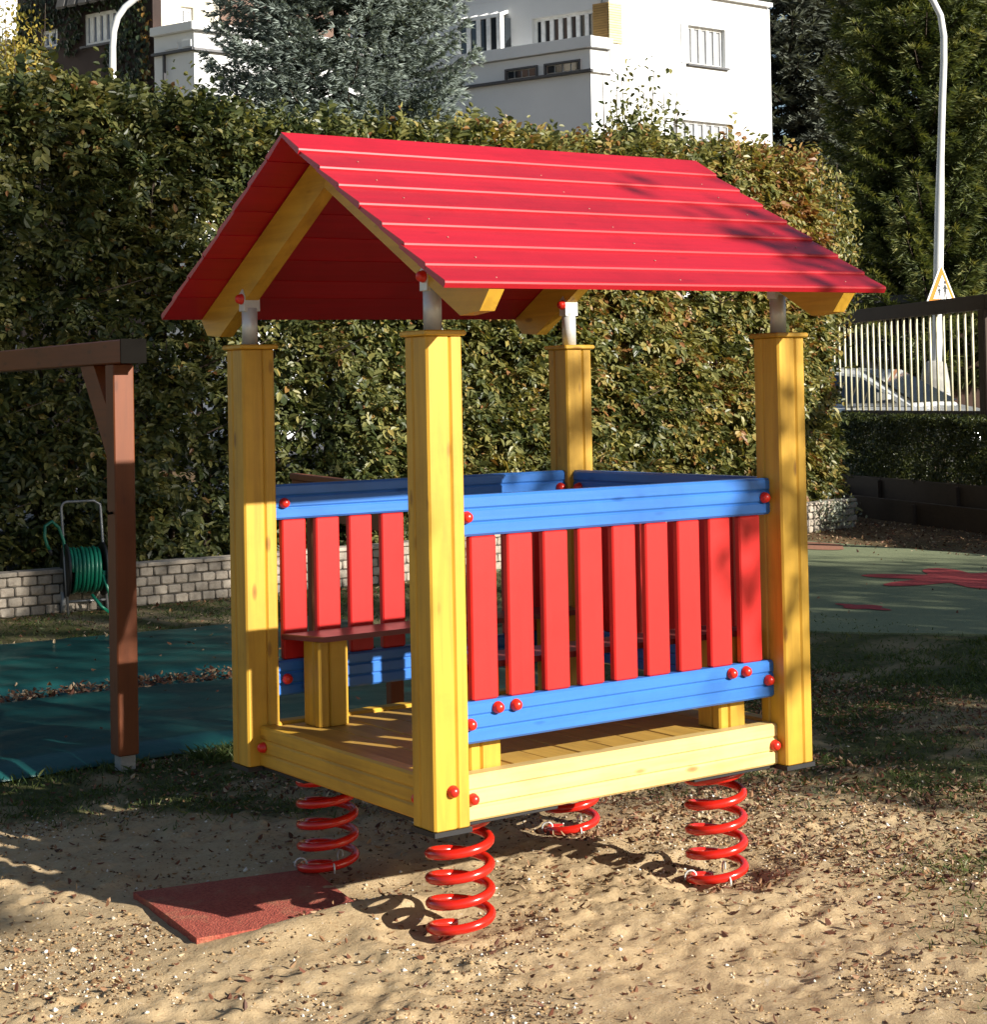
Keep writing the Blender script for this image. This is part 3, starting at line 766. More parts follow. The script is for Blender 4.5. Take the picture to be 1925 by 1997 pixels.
# ---------------------------------------------------------------- tall hedge
HP = [np.array(p, float) for p in ((-3.0, 9.42), (5.3, 9.48), (13.2, 10.92))]
seg = [np.linalg.norm(HP[1] - HP[0]), np.linalg.norm(HP[2] - HP[1])]
def hpath(s):
    s = np.asarray(s, float); t = s[..., None]
    d0 = (HP[1] - HP[0]) / seg[0]; d1 = (HP[2] - HP[1]) / seg[1]
    p = np.where(t < seg[0], HP[0] + d0 * t, HP[1] + d1 * (t - seg[0]))
    n = np.where(t < seg[0], np.array((d0[1], -d0[0])), np.array((d1[1], -d1[0])))
    return p, n
ss = np.linspace(0, sum(seg), 600); pp_, nn_ = hpath(ss)
sxs = np.array([screen_x((p[0], p[1], 2.5)) for p in pp_])
tops = [(-400, 122), (0, 122), (60, 118), (150, 126), (220, 132), (300, 140), (400, 158), (450, 172), (520, 188), (600, 200), (700, 206), (800, 214), (900, 222), (1000, 238), (1100, 246), (1200, 246), (1300, 250), (1400, 258), (1480, 258), (1560, 280), (1600, 300), (1650, 380), (1700, 420)]
tz = []
for p, sx in zip(pp_, sxs):
    py = np.interp(sx, [t[0] for t in tops], [t[1] for t in tops])
    dep = (np.array((p[0], p[1], 2.5)) - CAM) @ FWD
    tz.append(at(sx, py, dep)[2] - .27)
tz = np.array(tz)
s_end = float(np.interp(1628, sxs, ss))
def htop(s): return np.interp(s, ss, tz)
def hedge_points(n, back=False):
    s = RNG.uniform(0.3, s_end, n); top = htop(s)
    on_top = RNG.random(n) < 0.16
    z = np.where(on_top, top - RNG.exponential(.10, n), .30 + (top - .30) * RNG.random(n))
    dep = np.where(on_top, RNG.uniform(0, 1.0, n), np.where(RNG.random(n) < .46, RNG.uniform(.1, 1.1, n), RNG.exponential(.14, n)))
    bulge = .34 * (fbm(s * .9, z * .9, 51, 3) - .5) + .34 * (fbm(s * 3.1, z * 3.1, 57, 2) - .5)
    lean = -.12 * (z / 4.2) ** 2
    endr = np.clip((s - (s_end - .7)) / .7, 0, 1)                    # rounded right end
    dep = dep + .45 * endr ** 2
    z = z + np.where(on_top, .42 * (fbm(s * 2.2, dep * 3, 61, 3) - .45) + np.where(RNG.random(n) < .06, RNG.uniform(0, .22, n), 0), 0)
    p, nn = hpath(s)
    P = np.column_stack([p + nn * (bulge + lean - dep)[:, None], z])
    out = np.column_stack([nn, np.zeros(n)])
    out = np.where(on_top[:, None], np.array([0, 0, 1.0]) + .3 * out, out)
    return s, z, P, out, on_top
# places where the hedge is thin and lets light through: (screen x, z, rx, rz, keep)
def keep_mask(s, z):
    sx = np.interp(s, ss, sxs)
    k = np.ones(len(s))
    for (cx, cz, rx, rz, kp) in ((95, 2.15, 75, .30, .30), (330, 2.1, 40, .18, .35), (345, 1.45, 90, .42, .6), (340, 1.05, 85, .10, .12), (545, 1.35, 22, .38, .30), (130, 1.85, 110, .10, .35), (1400, 2.0, 60, .2, .5), (1590, 1.3, 35, .35, .35)):
        m = np.exp(-(((sx - cx) / rx) ** 2 + ((z - cz) / rz) ** 2) ** 1.5); k = np.minimum(k, 1 - (1 - kp) * m)
    cl = fbm(s * 2.6, z * 2.6, 71, 3)
    k = k * (0.50 + 0.50 * sstep(.30, .52, cl))
    return RNG.random(len(s)) < k
nt_ = 56000; KL = 8
s, z, P, out, on_top = hedge_points(nt_); km = keep_mask(s, z); s, z, P, out, on_top = s[km], z[km], P[km], out[km], on_top[km]
nt_ = len(s)
T = unit(.75 * out + .75 * rvec(nt_) + np.array([0, 0, .05]) + np.where(on_top, .7, 0)[:, None] * np.array([0, 0, 1.0]))
NtN = unit(.45 * out + np.array([0, 0, .75]) + .45 * rvec(nt_)); NtN = unit(NtN - T * (T * NtN).sum(1)[:, None]); BtB = np.cross(T, NtN)
Lt = RNG.uniform(.10, .30, nt_) * np.where(RNG.random(nt_) < .05, 1.7, 1); lb = RNG.uniform(.052, .115, nt_) * (1 + .14 * sstep(700, 1200, np.interp(s, ss, sxs)))
tw_t = .20 + .46 * RNG.random(nt_) + .34 * (fbm(s * 1.4, z * 1.4, 81, 3) - .5)
sx = np.interp(s, ss, sxs)
tw_t += .34 * sstep(650, 1150, sx) * RNG.random(nt_) + .45 * sstep(1350, 1560, sx) * sstep(.5, .85, z / htop(s)) * RNG.random(nt_)  # tint lifts to the right: yellowing leaves, plus sunlit brightness put into colour
PP, AA, NN, LL, TT = [], [], [], [], []
for j in range(KL):
    f = (j + .3) / KL; sg_ = 1 if j % 2 else -1
    PP.append(P + T * (Lt * f)[:, None] - NtN * (.12 * Lt * f * f)[:, None]); AA.append(unit(T * .7 + BtB * (.85 * sg_) + .30 * rvec(nt_) - np.array([0, 0, .25])))
    NN.append(unit(NtN + .38 * rvec(nt_))); LL.append(lb * RNG.uniform(.75, 1.2, nt_) * (1 - .25 * f)); TT.append(tw_t + .10 * RNG.normal(size=nt_) + np.where(RNG.random(nt_) < .05, RNG.uniform(.2, .5, nt_), 0))
P = np.concatenate(PP); A = np.concatenate(AA); Nn = np.concatenate(NN); ln = np.concatenate(LL); tint = np.concatenate(TT); n = len(P)
V, Q = leaf_arrays(P, A, Nn, ln, ln * RNG.uniform(.50, .66, n))
hedge = thing('tall_hedge', (5.3, 9.7, 0), 'tall clipped hornbeam hedge with yellowing leaves behind the block wall', 'hedge')
o = put('foliage', fastmesh('hedge_foliage', V - ORIG[hedge.name], Q, hedge_leaf, np.repeat(np.clip(tint, 0, 1), 6)), hedge, ORIG[hedge.name]); tag(o, kind='stuff')
mb = MB()
for k in range(60):
    s0 = .3 + (s_end - .6) * (k + RNG.random() * .6) / 60
    p, nn = hpath(np.array([s0])); p = p[0] - nn[0] * RNG.uniform(.35, .75); h_ = htop(s0) - .5
    q = [np.array((p[0], p[1], 0))]
    for j in range(6): q.append(q[-1] + np.array((RNG.normal(0, .07), RNG.normal(0, .05), h_ / 6)))
    mb.tube(q, np.linspace(.035, .008, 7), 6)
    for j in range(1, 6):
        for e in range(2):
            d_ = np.array((RNG.normal(0, .4), RNG.normal(-.15, .3), RNG.uniform(.15, .5)))
            mb.tube([q[j], q[j] + d_ * .5, q[j] + d_], [.011, .007, .003], 5)
tag(put('stems', mb.mesh('hedge_stems', barkm), hedge), kind='stuff')

# ---------------------------------------------------------------- shrub shooting above the hedge, and bush in front of the fence
def leafy_bush(name, c, rx, ry, rz, n, lnr, mat_, label, cat, tint0=.35, tvar=.4, seed=1, hollow=.5, sparse=0.0, stems=9):
    t = thing(name, (c[0], c[1], max(0, c[2] - rz)), label, cat)
    r = np.random.default_rng(seed)
    d = r.normal(size=(n, 3)); d /= np.linalg.norm(d, axis=1)[:, None]
    rr = (hollow + (1 - hollow) * r.random(n)) * (1 + .35 * (fbm(d[:, 0] * 3 + 5, d[:, 2] * 3 + 5 + d[:, 1], seed, 3) - .5))
    P = np.array(c) + d * rr[:, None] * np.array((rx, ry, rz))
    if sparse: 
        k = r.random(n) > sparse * sstep(-.2, .9, d[:, 2]); P, d = P[k], d[k]
    n = len(P); ln = r.uniform(*lnr, n)
    V, Q = leaf_arrays(P, unit(rvec(n) + np.array([0, 0, -.3])), unit(d + .6 * rvec(n) + np.array([0, 0, .3])), ln, ln * .6)
    ti = np.clip(tint0 + tvar * (r.random(n) - .4) + .3 * (fbm(P[:, 0] * 2, P[:, 2] * 2, seed + 3, 2) - .5), 0, 1)
    tag(put('foliage', fastmesh(name + '_foliage', V - ORIG[t.name], Q, mat_, np.repeat(ti, 6)), t, ORIG[t.name]), kind='stuff')
    mb = MB()
    for k in range(stems):
        a = r.uniform(0, 6.28); tip = np.array(c) + np.array((rx * .7 * math.cos(a), ry * .7 * math.sin(a), rz * r.uniform(.2, .95)))
        b0 = np.array((c[0] + .1 * math.cos(a), c[1] + .1 * math.sin(a), 0)); m_ = (b0 + tip) / 2 + r.normal(0, .08, 3)
        mb.tube([b0, m_, tip], [.03, .016, .004], 5)
    tag(put('stems', mb.mesh(name + '_stems', barkm), t), kind='stuff')
    return t
c = at(1225, 225, 19.5)
leafy_bush('tall_shrub', (c[0], c[1], c[2] - .3), .62, .6, .95, 2600, (.05, .09), hedge_leaf, 'airy shrub rising above the hedge before the white house', 'shrub', .45, .5, 5, .2, .75, 12)
c = at(1540, 360, 22.3)
leafy_bush('autumn_shrub', (c[0], c[1], c[2] - .9), .75, .7, 1.55, 9000, (.05, .085), hedge_leaf, 'rust-tinged shrub at the right end of the tall hedge', 'shrub', .62, .6, 9, .5, .2, 9)
# low hedge on the bank below the fence
lowleaf = leafmat('privet_leaf', [(0, (0.018, 0.028, 0.010)), (.4, (0.045, 0.06, 0.018)), (.75, (0.10, 0.11, 0.035)), (1, (0.20, 0.16, 0.06))], 0.25, 0.35, 0.5)
n = 85000
u = RNG.uniform(-.3, 11.5, n); on_top = RNG.random(n) < .22
v_ = np.where(on_top, RNG.uniform(-.88, -.42, n), -.42 - np.where(RNG.random(n) < .5, RNG.uniform(0, .5, n), RNG.exponential(.07, n))); zt_ = 1.24 + .16 * (fbm(u * 2, u * 0, 91, 3) - .5)
z = np.where(on_top, zt_ - RNG.exponential(.05, n), .44 + (zt_ - .44) * RNG.random(n)); v_ = v_ + .24 * (fbm(u * 2.5, z * 2.5, 95, 3) - .45)
k = RNG.random(n) < (.35 + .65 * sstep(.35, .55, fbm(u * 3, z * 3, 97, 3))); u, v_, z = u[k], v_[k], z[k]; n = len(u)
P = np.column_stack([F0[0] + fd[0] * u + fn[0] * v_, F0[1] + fd[1] * u + fn[1] * v_, z])
ln = RNG.uniform(.035, .06, n)
V, Q = leaf_arrays(P, rvec(n), unit(np.array([fn[0], fn[1], .4]) + .6 * rvec(n)), ln, ln * .55)
lh = thing('low_hedge', (12.6, 8.4, .42), 'low dark hedge on the bank below the bar fence', 'hedge')
tag(put('foliage', fastmesh('low_hedge_foliage', V - ORIG[lh.name], Q, lowleaf, np.repeat(np.clip(.25 + .5 * RNG.random(n), 0, 1), 6)), lh, ORIG[lh.name]), kind='stuff')
mb = MB()
for k in range(70):
    u0 = RNG.uniform(-.2, 11.4); p = F0 + fd * u0 + fn * RNG.uniform(-.8, -.55)
    mb.tube([(p[0], p[1], .4), (p[0] + RNG.normal(0, .06), p[1] + RNG.normal(0, .06), .8), (p[0] + RNG.normal(0, .1), p[1] + RNG.normal(0, .1), 1.15)], [.014, .009, .003], 5)
tag(put('stems', mb.mesh('low_hedge_stems', barkm), lh), kind='stuff')
# trailing plant hanging over the end of the block wall
c = np.array((11.75, 10.12, .22)); n = 260
P = c + RNG.normal(size=(n, 3)) * np.array((.16, .03, .10)) - np.array((0, .06, 0))
ln = RNG.uniform(.03, .055, n); V, Q = leaf_arrays(P, unit(rvec(n) + np.array([0, 0, -.8])), unit(np.array([-.2, -1, .3]) + .5 * rvec(n)), ln, ln * .6)
silver = leafmat('silver_leaf', [(0, (0.12, 0.14, 0.10)), (.6, (0.28, 0.30, 0.25)), (1, (0.4, 0.36, 0.2))], 0.2, 0.5)
tp = thing('trailing_plant', tuple(c), 'silver-leaved trailing plant hanging over the end of the block wall', 'plant')
tag(put('foliage', fastmesh('trailing_foliage', V - c, Q, silver, np.repeat(RNG.random(n), 6)), tp, c), kind='stuff')

# ---------------------------------------------------------------- conifers
def conifer(name, c, ztop, prof, zlo, zhi, step, nb, tuft, mat_, label, seed, droop=.12, up=.25, side_l=.34, k_t=6, wid=.16, facing=True, trunk=.16, thin=1.0, bough_var=.25):
    """prof(z) radius; whorls of boughs carrying side twigs with tufts of needles"""
    r = np.random.default_rng(seed); t = thing(name, (c[0], c[1], 0), label, 'tree')
    Pt = []; Dt = []; bh = MB(); tv = []
    tocam = math.atan2(CAM[1] - c[1], CAM[0] - c[0])
    z = zlo
    while z < zhi:
        R = prof(z)
        for k in range(nb):
            a = 2 * math.pi * (k + r.random()) / nb
            if facing and abs((a - tocam + math.pi) % (2 * math.pi) - math.pi) > 2.0: continue
            ln = R * r.uniform(.72, 1.06); d = np.array((math.cos(a), math.sin(a), 0)); sd = np.array((-d[1], d[0], 0))
            b0 = np.array((c[0], c[1], z + r.normal(0, step * .25)))
            m_ = max(5, int(ln / .10)); tt = np.linspace(0.12, 1, m_)
            cen = b0 + d * (ln * tt)[:, None] + np.array([0, 0, 1.0]) * (-droop * ln * np.sin(tt * 2.2) + up * ln * tt ** 3 * .5)[:, None]
            bh.tube([b0, *cen[::max(1, m_ // 4)]], np.linspace(.03, .006, 1 + len(cen[::max(1, m_ // 4)])), 4, caps=False)
            tb = r.random() * bough_var  # random tint offset per bough; needles lighten towards the tips
            for j in range(1, m_):
                sl = side_l * (1 - .55 * tt[j]) * min(1, tt[j] * 3)
                for sg in (-1, 1):
                    q = max(1, int(sl / .07 * thin))
                    for e in range(q):
                        f = (e + r.random()) / q
                        Pt.append(cen[j] + sd * sg * sl * f + d * sl * f * .5 + np.array((0, 0, -.10 * f * sl + r.normal(0, .025))))
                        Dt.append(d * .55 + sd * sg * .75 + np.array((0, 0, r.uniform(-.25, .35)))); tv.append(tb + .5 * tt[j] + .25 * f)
            for e in range(3): Pt.append(cen[-1] + r.normal(0, .02, 3)); Dt.append(d + np.array((0, 0, .2))); tv.append(tb + .8)
        z += step * r.uniform(.8, 1.2)
    P = np.repeat(np.array(Pt), k_t, 0); D = unit(np.repeat(np.array(Dt), k_t, 0) + .55 * rvec(len(P))); n = len(P)
    Sd = unit(np.cross(D, rvec(n))); ln = r.uniform(tuft * .6, tuft * 1.2, n)
    V, Q = blade_arrays(P, D, Sd, ln, ln * wid)
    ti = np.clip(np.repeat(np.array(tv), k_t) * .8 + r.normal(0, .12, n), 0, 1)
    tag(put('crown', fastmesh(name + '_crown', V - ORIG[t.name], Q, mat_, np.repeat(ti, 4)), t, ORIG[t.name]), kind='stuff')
    bh.tube([(c[0], c[1], 0), (c[0], c[1], ztop * .5), (c[0], c[1], ztop)], [trunk, trunk * .6, .02], 8)
    tag(put('trunk', bh.mesh(name + '_trunk', barkm), t), kind='stuff')
    print(name, n)
    return t
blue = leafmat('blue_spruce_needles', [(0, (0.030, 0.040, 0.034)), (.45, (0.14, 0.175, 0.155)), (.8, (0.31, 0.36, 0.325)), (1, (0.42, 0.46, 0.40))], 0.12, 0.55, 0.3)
c = at(655, 300, 26.5)
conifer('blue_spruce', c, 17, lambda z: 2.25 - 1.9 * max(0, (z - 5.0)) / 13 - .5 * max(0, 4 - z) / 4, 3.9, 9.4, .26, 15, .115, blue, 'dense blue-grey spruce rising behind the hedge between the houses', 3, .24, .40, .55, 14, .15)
thu = leafmat('thuja_needles', [(0, (0.012, 0.020, 0.008)), (.35, (0.042, 0.062, 0.020)), (.7, (0.125, 0.15, 0.045)), (1, (0.25, 0.235, 0.075))], 0.3, 0.5, 0.35)
c = at(1775, 400, 34)
conifer('golden_thuja', c, 15, lambda z: 2.5 - 2.0 * max(0, z - 3) / 12.5, 1.4, 11.0, .25, 9, .19, thu, 'broad golden-green cypress tree behind the right lamp post', 11, -.10, .55, .40, 11, .14, bough_var=.35)
c = at(1950, 350, 36)
conifer('golden_thuja', c, 14, lambda z: 2.2 - 1.9 * max(0, z - 3) / 10.5, 1.4, 9.8, .30, 8, .17, thu, 'golden-green cypress tree cut off by the right picture edge', 12, -.10, .55, .40, 8, .17, bough_var=.35)
drk = leafmat('dark_pine_needles', [(0, (0.012, 0.016, 0.011)), (.5, (0.07, 0.08, 0.06)), (1, (0.24, 0.26, 0.20))], 0.12, 0.55, 0.3)
for i, (px, dp, lb) in enumerate(((1520, 58, 'thin dark spruce beside the right corner of the white house'), (1615, 60, 'dark spruce seen between the thin spruce and the cypress'), (1715, 62, 'farthest dark spruce above the golden cypress'), (1870, 64, 'dark pine at the top right corner behind the lamp'))):
    c = at(px, 300, dp)
    conifer('dark_spruce', c, 24, lambda z: 3.4 - 2.2 * max(0, z - 6) / 20, 5.0, 19.0, .42, 10, .34, drk, lb, 40 + i, .25, .2, .6, 4, .24, thin=.40)
# yellowing birch tuft at the far left
c = at(28, 110, 30)
leafy_bush('birch_tree', (c[0], c[1], c[2] - .2), .75, .7, 1.3, 2400, (.06, .11), leafmat('birch_leaf', [(0, (0.10, 0.12, 0.03)), (.5, (0.28, 0.24, 0.05)), (1, (0.48, 0.33, 0.06))], .4), 'thin yellow-leaved birch at the far left above the hedge', 'tree', .5, .6, 21, .1, .3, 6)

# ---------------------------------------------------------------- tall tree to the right of the camera; its boughs shade the yard
def in_clear(p, loose=False):
    """the crowns are pruned where they would stand between the sun and the hut or the open sand"""
    p = np.atleast_2d(np.asarray(p, float)); t = -p[:, 1]; x0 = p[:, 0] - .39 * t; z0 = p[:, 2] - .45 * t; yl = z0 / .45; xl = x0 - .39 * yl
    hutz = (x0 > -.08) & (x0 < (1.15 if loose else 1.64)) & (z0 > .15) & (z0 < 2.8)
    sandz = (yl < 1.35) & (xl < 2.35 - .15 * yl) & ~((x0 < -.05) & (z0 > .5))
    roofz = (x0 > -.40) & (x0 < 1.15) & (z0 > 1.35) & (z0 < 3.0)
    return hutz | sandz | roofz
def shade_tree(c, seed, nbr, zr_, rmax, label, boughs=()):
    r = np.random.default_rng(seed); t = thing('maple_tree', (c[0], c[1], 0), label, 'tree'); mb = MB(); tips = []
    mb.tube([(c[0], c[1], 0), (c[0] + .1, c[1], 3.5), (c[0] - .1, c[1] + .1, 7), (c[0], c[1], 11)], [.26, .21, .14, .04], 9)
    for k in range(nbr):
        z = r.uniform(*zr_); a = r.uniform(0, 6.28); ln = r.uniform(.5, 1.0) * rmax * (1 - .35 * abs(z - 6.5) / 5)
        d = np.array((math.cos(a), math.sin(a), r.uniform(.05, .5))); b0 = np.array((c[0], c[1], z)); P = [b0]
        for j in range(5): P.append(P[-1] + d * ln / 5 + r.normal(0, .07, 3))
        m_ = 6
        while m_ > 1 and in_clear(P[:m_]).any(): m_ -= 1
        P = P[:m_]
        if m_ < 3: continue
        mb.tube(P, np.linspace(.055, .012, m_), 5)
        for j in range(2, m_):
            for e in range(3):
                d2 = d * .5 + r.normal(0, .6, 3); q = P[j] + d2 * r.uniform(.4, .9)
                if in_clear(q).any(): continue
                mb.tube([P[j], (P[j] + q) / 2 + r.normal(0, .04, 3), q], [.012, .008, .003], 4)
                for g_ in range(4): tips.append(q + r.normal(0, .16, 3))
    for (ex, ey, ez) in boughs:
        b0 = np.array((c[0], c[1], ez - .6)); e = np.array((ex, ey, ez)); P = [b0 * (1 - f) + e * f + r.normal(0, .08, 3) for f in np.linspace(0, 1, 9)]
        mb.tube(P, np.linspace(.06, .012, 9), 5)
        for j in range(4, 9):
            for q_ in range(3):
                q = P[j] + r.normal(0, .28, 3)
                if in_clear(q, True).any(): continue
                mb.tube([P[j], q], [.010, .004], 4)
                for g_ in range(2): tips.append(q + r.normal(0, .1, 3))
    tag(put('trunk', mb.mesh('maple_trunk', barkm), t), kind='stuff')
    T = np.array(tips); T = np.repeat(T, 7, 0) + r.normal(0, .14, (len(T) * 7, 3)); T = T[~in_clear(T, True)]; n = len(T)
    ln = r.uniform(.07, .13, n); V, Q = leaf_arrays(T, unit(rvec(n) + np.array([0, 0, -.5])), unit(rvec(n) + np.array([0, 0, .8])), ln, ln * .8)
    tag(put('crown', fastmesh('maple_crown', V - ORIG[t.name], Q, hedge_leaf, np.repeat(.4 + .5 * r.random(n), 6)), t, ORIG[t.name]), kind='stuff')
    print('shade tree', n)
shade_tree((8.8, -8.0), 5, 62, (3.4, 10.8), 3.3, 'maple tree outside the picture to the right whose boughs shade the yard', [(4.95, -8, 5.95), (4.75, -8.2, 4.9), (4.9, -7.7, 4.5), (5.2, -8, 5.5), (4.62, -8, 4.75), (4.58, -8.1, 5.25), (4.66, -8.2, 4.35), (4.56, -8, 5.62), (4.38, -8, 5.72), (4.48, -7.9, 5.5)])
shade_tree((12.0, -8.6), 15, 60, (3.3, 6.4), 4.6, 'broad maple tree outside the picture that shades the rubber surface')
shade_tree((1.2, -9.6), 8, 90, (4.95, 7.0), 2.6, 'maple tree outside the picture behind the camera that shades the left ground', [(3.62, -9.6, 5.02), (3.6, -9.5, 5.2), (3.6, -9.7, 5.45), (3.5, -9.4, 5.7), (3.3, -9.7, 5.2), (3.62, -9.6, 5.3), (3.5, -9.6, 5.1), (3.2, -9.5, 5.6)])

# ================================================================== HOUSES
FH = unit(np.array((FWD[0], FWD[1]))); RH = np.array((FH[1], -FH[0]))
white = plain('white_render', (0.66, 0.67, 0.67), 0.85, 0, 0.04, 0.8, 0.2, 0.15, 40)
white2 = white
cream = plain('cream_render', (0.74, 0.69, 0.58), 0.85, 0, 0.05, 0.8, 0.2)
winfr = plain('white_window_frame', (0.78, 0.78, 0.76), 0.4)
ledgem = plain('dark_tin_ledge', (0.06, 0.06, 0.065), 0.5, 0.3)
gm_, nt, b = mat('window_glass'); b.inputs['Base Color'].default_value = (0.02, 0.025, 0.03, 1); b.inputs['Roughness'].default_value = 0.04; b.inputs['Specular IOR Level'].default_value = 0.8
glass = gm_
curt = plain('curtain', (0.32, 0.31, 0.29), 0.9, 0, 0.3, 14)
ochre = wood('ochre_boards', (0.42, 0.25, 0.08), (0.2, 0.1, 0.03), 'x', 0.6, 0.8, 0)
ochre_lit = wood('yellow_boards', (0.62, 0.52, 0.28), (0.35, 0.22, 0.08), 'x', 0.6, 0.6, 0)  # same ochre boards, with sunlight put into a paler colour
class Face:
    """an upright facade plane: u along the wall to the right as seen, n towards the viewer, z up"""
    def __init__(s, p, d, flip=False):
        s.p = np.array(p[:2], float); s.d = unit(np.array(d[:2], float)); n = np.array((s.d[1], -s.d[0]))
        s.n = n if n @ (CAM[:2] - s.p) > 0 else -n
    def uz(s, px, py):
        q = px_to_vertical_plane(px, py, s.p, s.n); return (q[:2] - s.p) @ s.d, q[2]
    def box(s, u0, u1, z0, z1, n0, n1, b=0.0):
        m_ = MB(); lo, hi = (min(u0, u1), n0, min(z0, z1)), (max(u0, u1), n1, max(z0, z1))
        m_ = m_.bbox(lo, hi, b) if b else m_.box(lo, hi)
        m_.v = [(s.p[0] + s.d[0]*v[0] + s.n[0]*v[1], s.p[1] + s.d[1]*v[0] + s.n[1]*v[1], v[2]) for v in m_.v]; return m_
def window(face, parent, u0, u1, z0, z1, nm, fr=.06, mat_g=None, recess=-.14, curtains=False):
    """window recessed in the wall: frame, mullions and panes"""
    if u0 > u1: u0, u1 = u1, u0
    w_ = MB()
    for a, c in ((u0, u0 + fr), (u1 - fr, u1)):
        w_.add(*(lambda q: (q.v, q.f))(face.box(a, c, z0, z1, recess, recess + .06)))
    for a, c in ((z0, z0 + fr), (z1 - fr, z1)):
        w_.add(*(lambda q: (q.v, q.f))(face.box(u0 + fr, u1 - fr, a, c, recess, recess + .06)))
    win = part('window', w_, winfr, parent)
    part('sill', face.box(u0 - .08, u1 + .08, z0 - .06, z0 - .003, recess, .10), ledgem, win)
    step = (u1 - u0) / nm
    for k in range(nm):
        a, c = u0 + step * k, u0 + step * (k + 1)
        if k: part('mullion', face.box(a - fr * .7, a + fr * .7, z0 + fr, z1 - fr, recess + .001, recess + .075), winfr, win)
        part('pane', face.box(a + (fr if k == 0 else fr * .7), c - (fr if k == nm - 1 else fr * .7), z0 + fr, z1 - fr, recess + .005, recess + .015), mat_g or glass, win)
    return win
def wall_with_holes(face, u0, u1, z0, z1, holes, thick=.3):
    """wall built round its openings; holes: (ua, ub, za, zb)"""
    m_ = MB(); us = sorted({u0, u1, *[h[0] for h in holes], *[h[1] for h in holes]}); zs_ = sorted({z0, z1, *[h[2] for h in holes], *[h[3] for h in holes]})
    for a, c in zip(us[:-1], us[1:]):
        for e, g_ in zip(zs_[:-1], zs_[1:]):
            um, zm = (a + c) / 2, (e + g_) / 2
            if any(h[0] < um < h[1] and h[2] < zm < h[3] for h in holes): continue
            q = face.box(a, c, e, g_, -thick, 0); m_.add(q.v, q.f)
    return m_
# ---- white house on the right
DW = 50.0
e1 = unit(math.cos(rad(37)) * RH + math.sin(rad(37)) * FH); e2 = unit(-math.cos(rad(33)) * RH + math.sin(rad(33)) * FH)
X = at(1168, 100, DW)[:2]
wh = thing('white_house', (*(X + e1 * 2 + e2 * 2), 0), 'white rendered house with terrace behind the hedge at the upper right', 'house')
lit_f = Face(X, e1); sh_f = Face(X, e2)
ur, zr = lit_f.uz(1466, 14); _, zb_ = lit_f.uz(1400, 320)
ZR = zr
h1 = (*[lit_f.uz(p, 60)[0] for p in (1317, 1388)], lit_f.uz(1350, 126)[1], lit_f.uz(1350, 52)[1])
h2 = (*[lit_f.uz(p, 240)[0] for p in (1288, 1402)], lit_f.uz(1350, 290)[1], lit_f.uz(1350, 233)[1])
part('wall', wall_with_holes(lit_f, 0, ur, 0, ZR, [h1, h2]), white, wh)
part('roof_edge', lit_f.box(-.15, ur + .15, ZR, ZR + .12, -6, .15), winfr, wh)
paleg, nt, b = mat('curtained_pale_glass'); b.inputs['Base Color'].default_value = (0.30, 0.31, 0.33, 1); b.inputs['Roughness'].default_value = 0.12  # panes of this face in a lighter grey than the other glass
window(lit_f, wh, h1[0], h1[1], h1[2], h1[3], 5, .07, paleg, -.2); window(lit_f, wh, h2[0], h2[1], h2[2], h2[3], 7, .07, paleg, -.2)
up_, _ = lit_f.uz(1303, 60)
part('shutter_panel', lit_f.box(up_, h1[0] - .01, h1[2], h1[3], .003, .03), white2, wh)
far = Face(X + e1 * ur, e2)
part('wall', far.box(.02, 7, 0, ZR - .01, -.3, -.005), white2, wh)
# shaded face of the upper storey
hA = (*sorted([-abs(0) + sh_f.uz(p, 50)[0] for p in (1018, 1136)]), sh_f.uz(1077, 92)[1], sh_f.uz(1077, 26)[1])
ul = 16.0
part('wall', wall_with_holes(sh_f, .305, ul, 0, ZR - .01, [hA], .3), white2, wh)
window(sh_f, wh, hA[0], hA[1], hA[2], hA[3], 7, .09, recess=-.2)
part('curtain', sh_f.box(hA[0], hA[1], hA[2], hA[3], -.29, -.26), curt, wh)
pa, pb = sh_f.uz(1168, 40)[0], sh_f.uz(1137, 40)[0]
zp0, zp1 = sh_f.uz(1150, 84)[1], sh_f.uz(1150, 6)[1]
nb_ = 16
for k in range(nb_):
    zz0 = zp0 + (zp1 - zp0) * k / nb_; zz1 = zp0 + (zp1 - zp0) * (k + .86) / nb_
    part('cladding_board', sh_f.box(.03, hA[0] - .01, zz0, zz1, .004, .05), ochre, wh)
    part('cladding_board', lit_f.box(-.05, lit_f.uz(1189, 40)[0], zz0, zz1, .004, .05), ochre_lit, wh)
_, zl = sh_f.uz(1000, 20)
part('storey_line', sh_f.box(hA[1] + .3, ul, zl + .62, zl + .68, .002, .03), ledgem, wh)
part('stair_block', sh_f.box(2.2, ul, ZR, ZR + 4, -4, -.02), white, wh)
# terrace block in front of the shaded face
TX = X - e1 * (abs(lit_f.uz(1131, 150)[0]))
t_f = Face(TX, e2); t_l = Face(TX - np.array(lit_f.n) * .06, e1)
zt1 = t_f.uz(1131, 69)[1]; zt2 = t_f.uz(1131, 91)[1]; zt3 = t_f.uz(1131, 133)[1]; tw = abs(lit_f.uz(1131, 150)[0])
part('terrace_wall', t_f.box(0, ul, 0, zt2 - .02, -tw + .02, 0), white2, wh)
part('terrace_end', t_l.box(.0, tw - .02, 0, zt2 - .02, -.1, .05), white, wh)
part('terrace_parapet', t_f.box(-.12, ul, zt2, zt1, -tw + .02, .14), white2, wh)
part('parapet_end', t_l.box(-.10, tw - .02, zt2 + .01, zt1 - .01, -.1, .20), white, wh)
part('terrace_ledge', t_f.box(-.1, ul, zt3 - .07, zt3, .003, .16), ledgem, wh)
part('terrace_ledge', t_l.box(-.1, tw, zt3 - .07, zt3, .053, .16), winfr, wh)
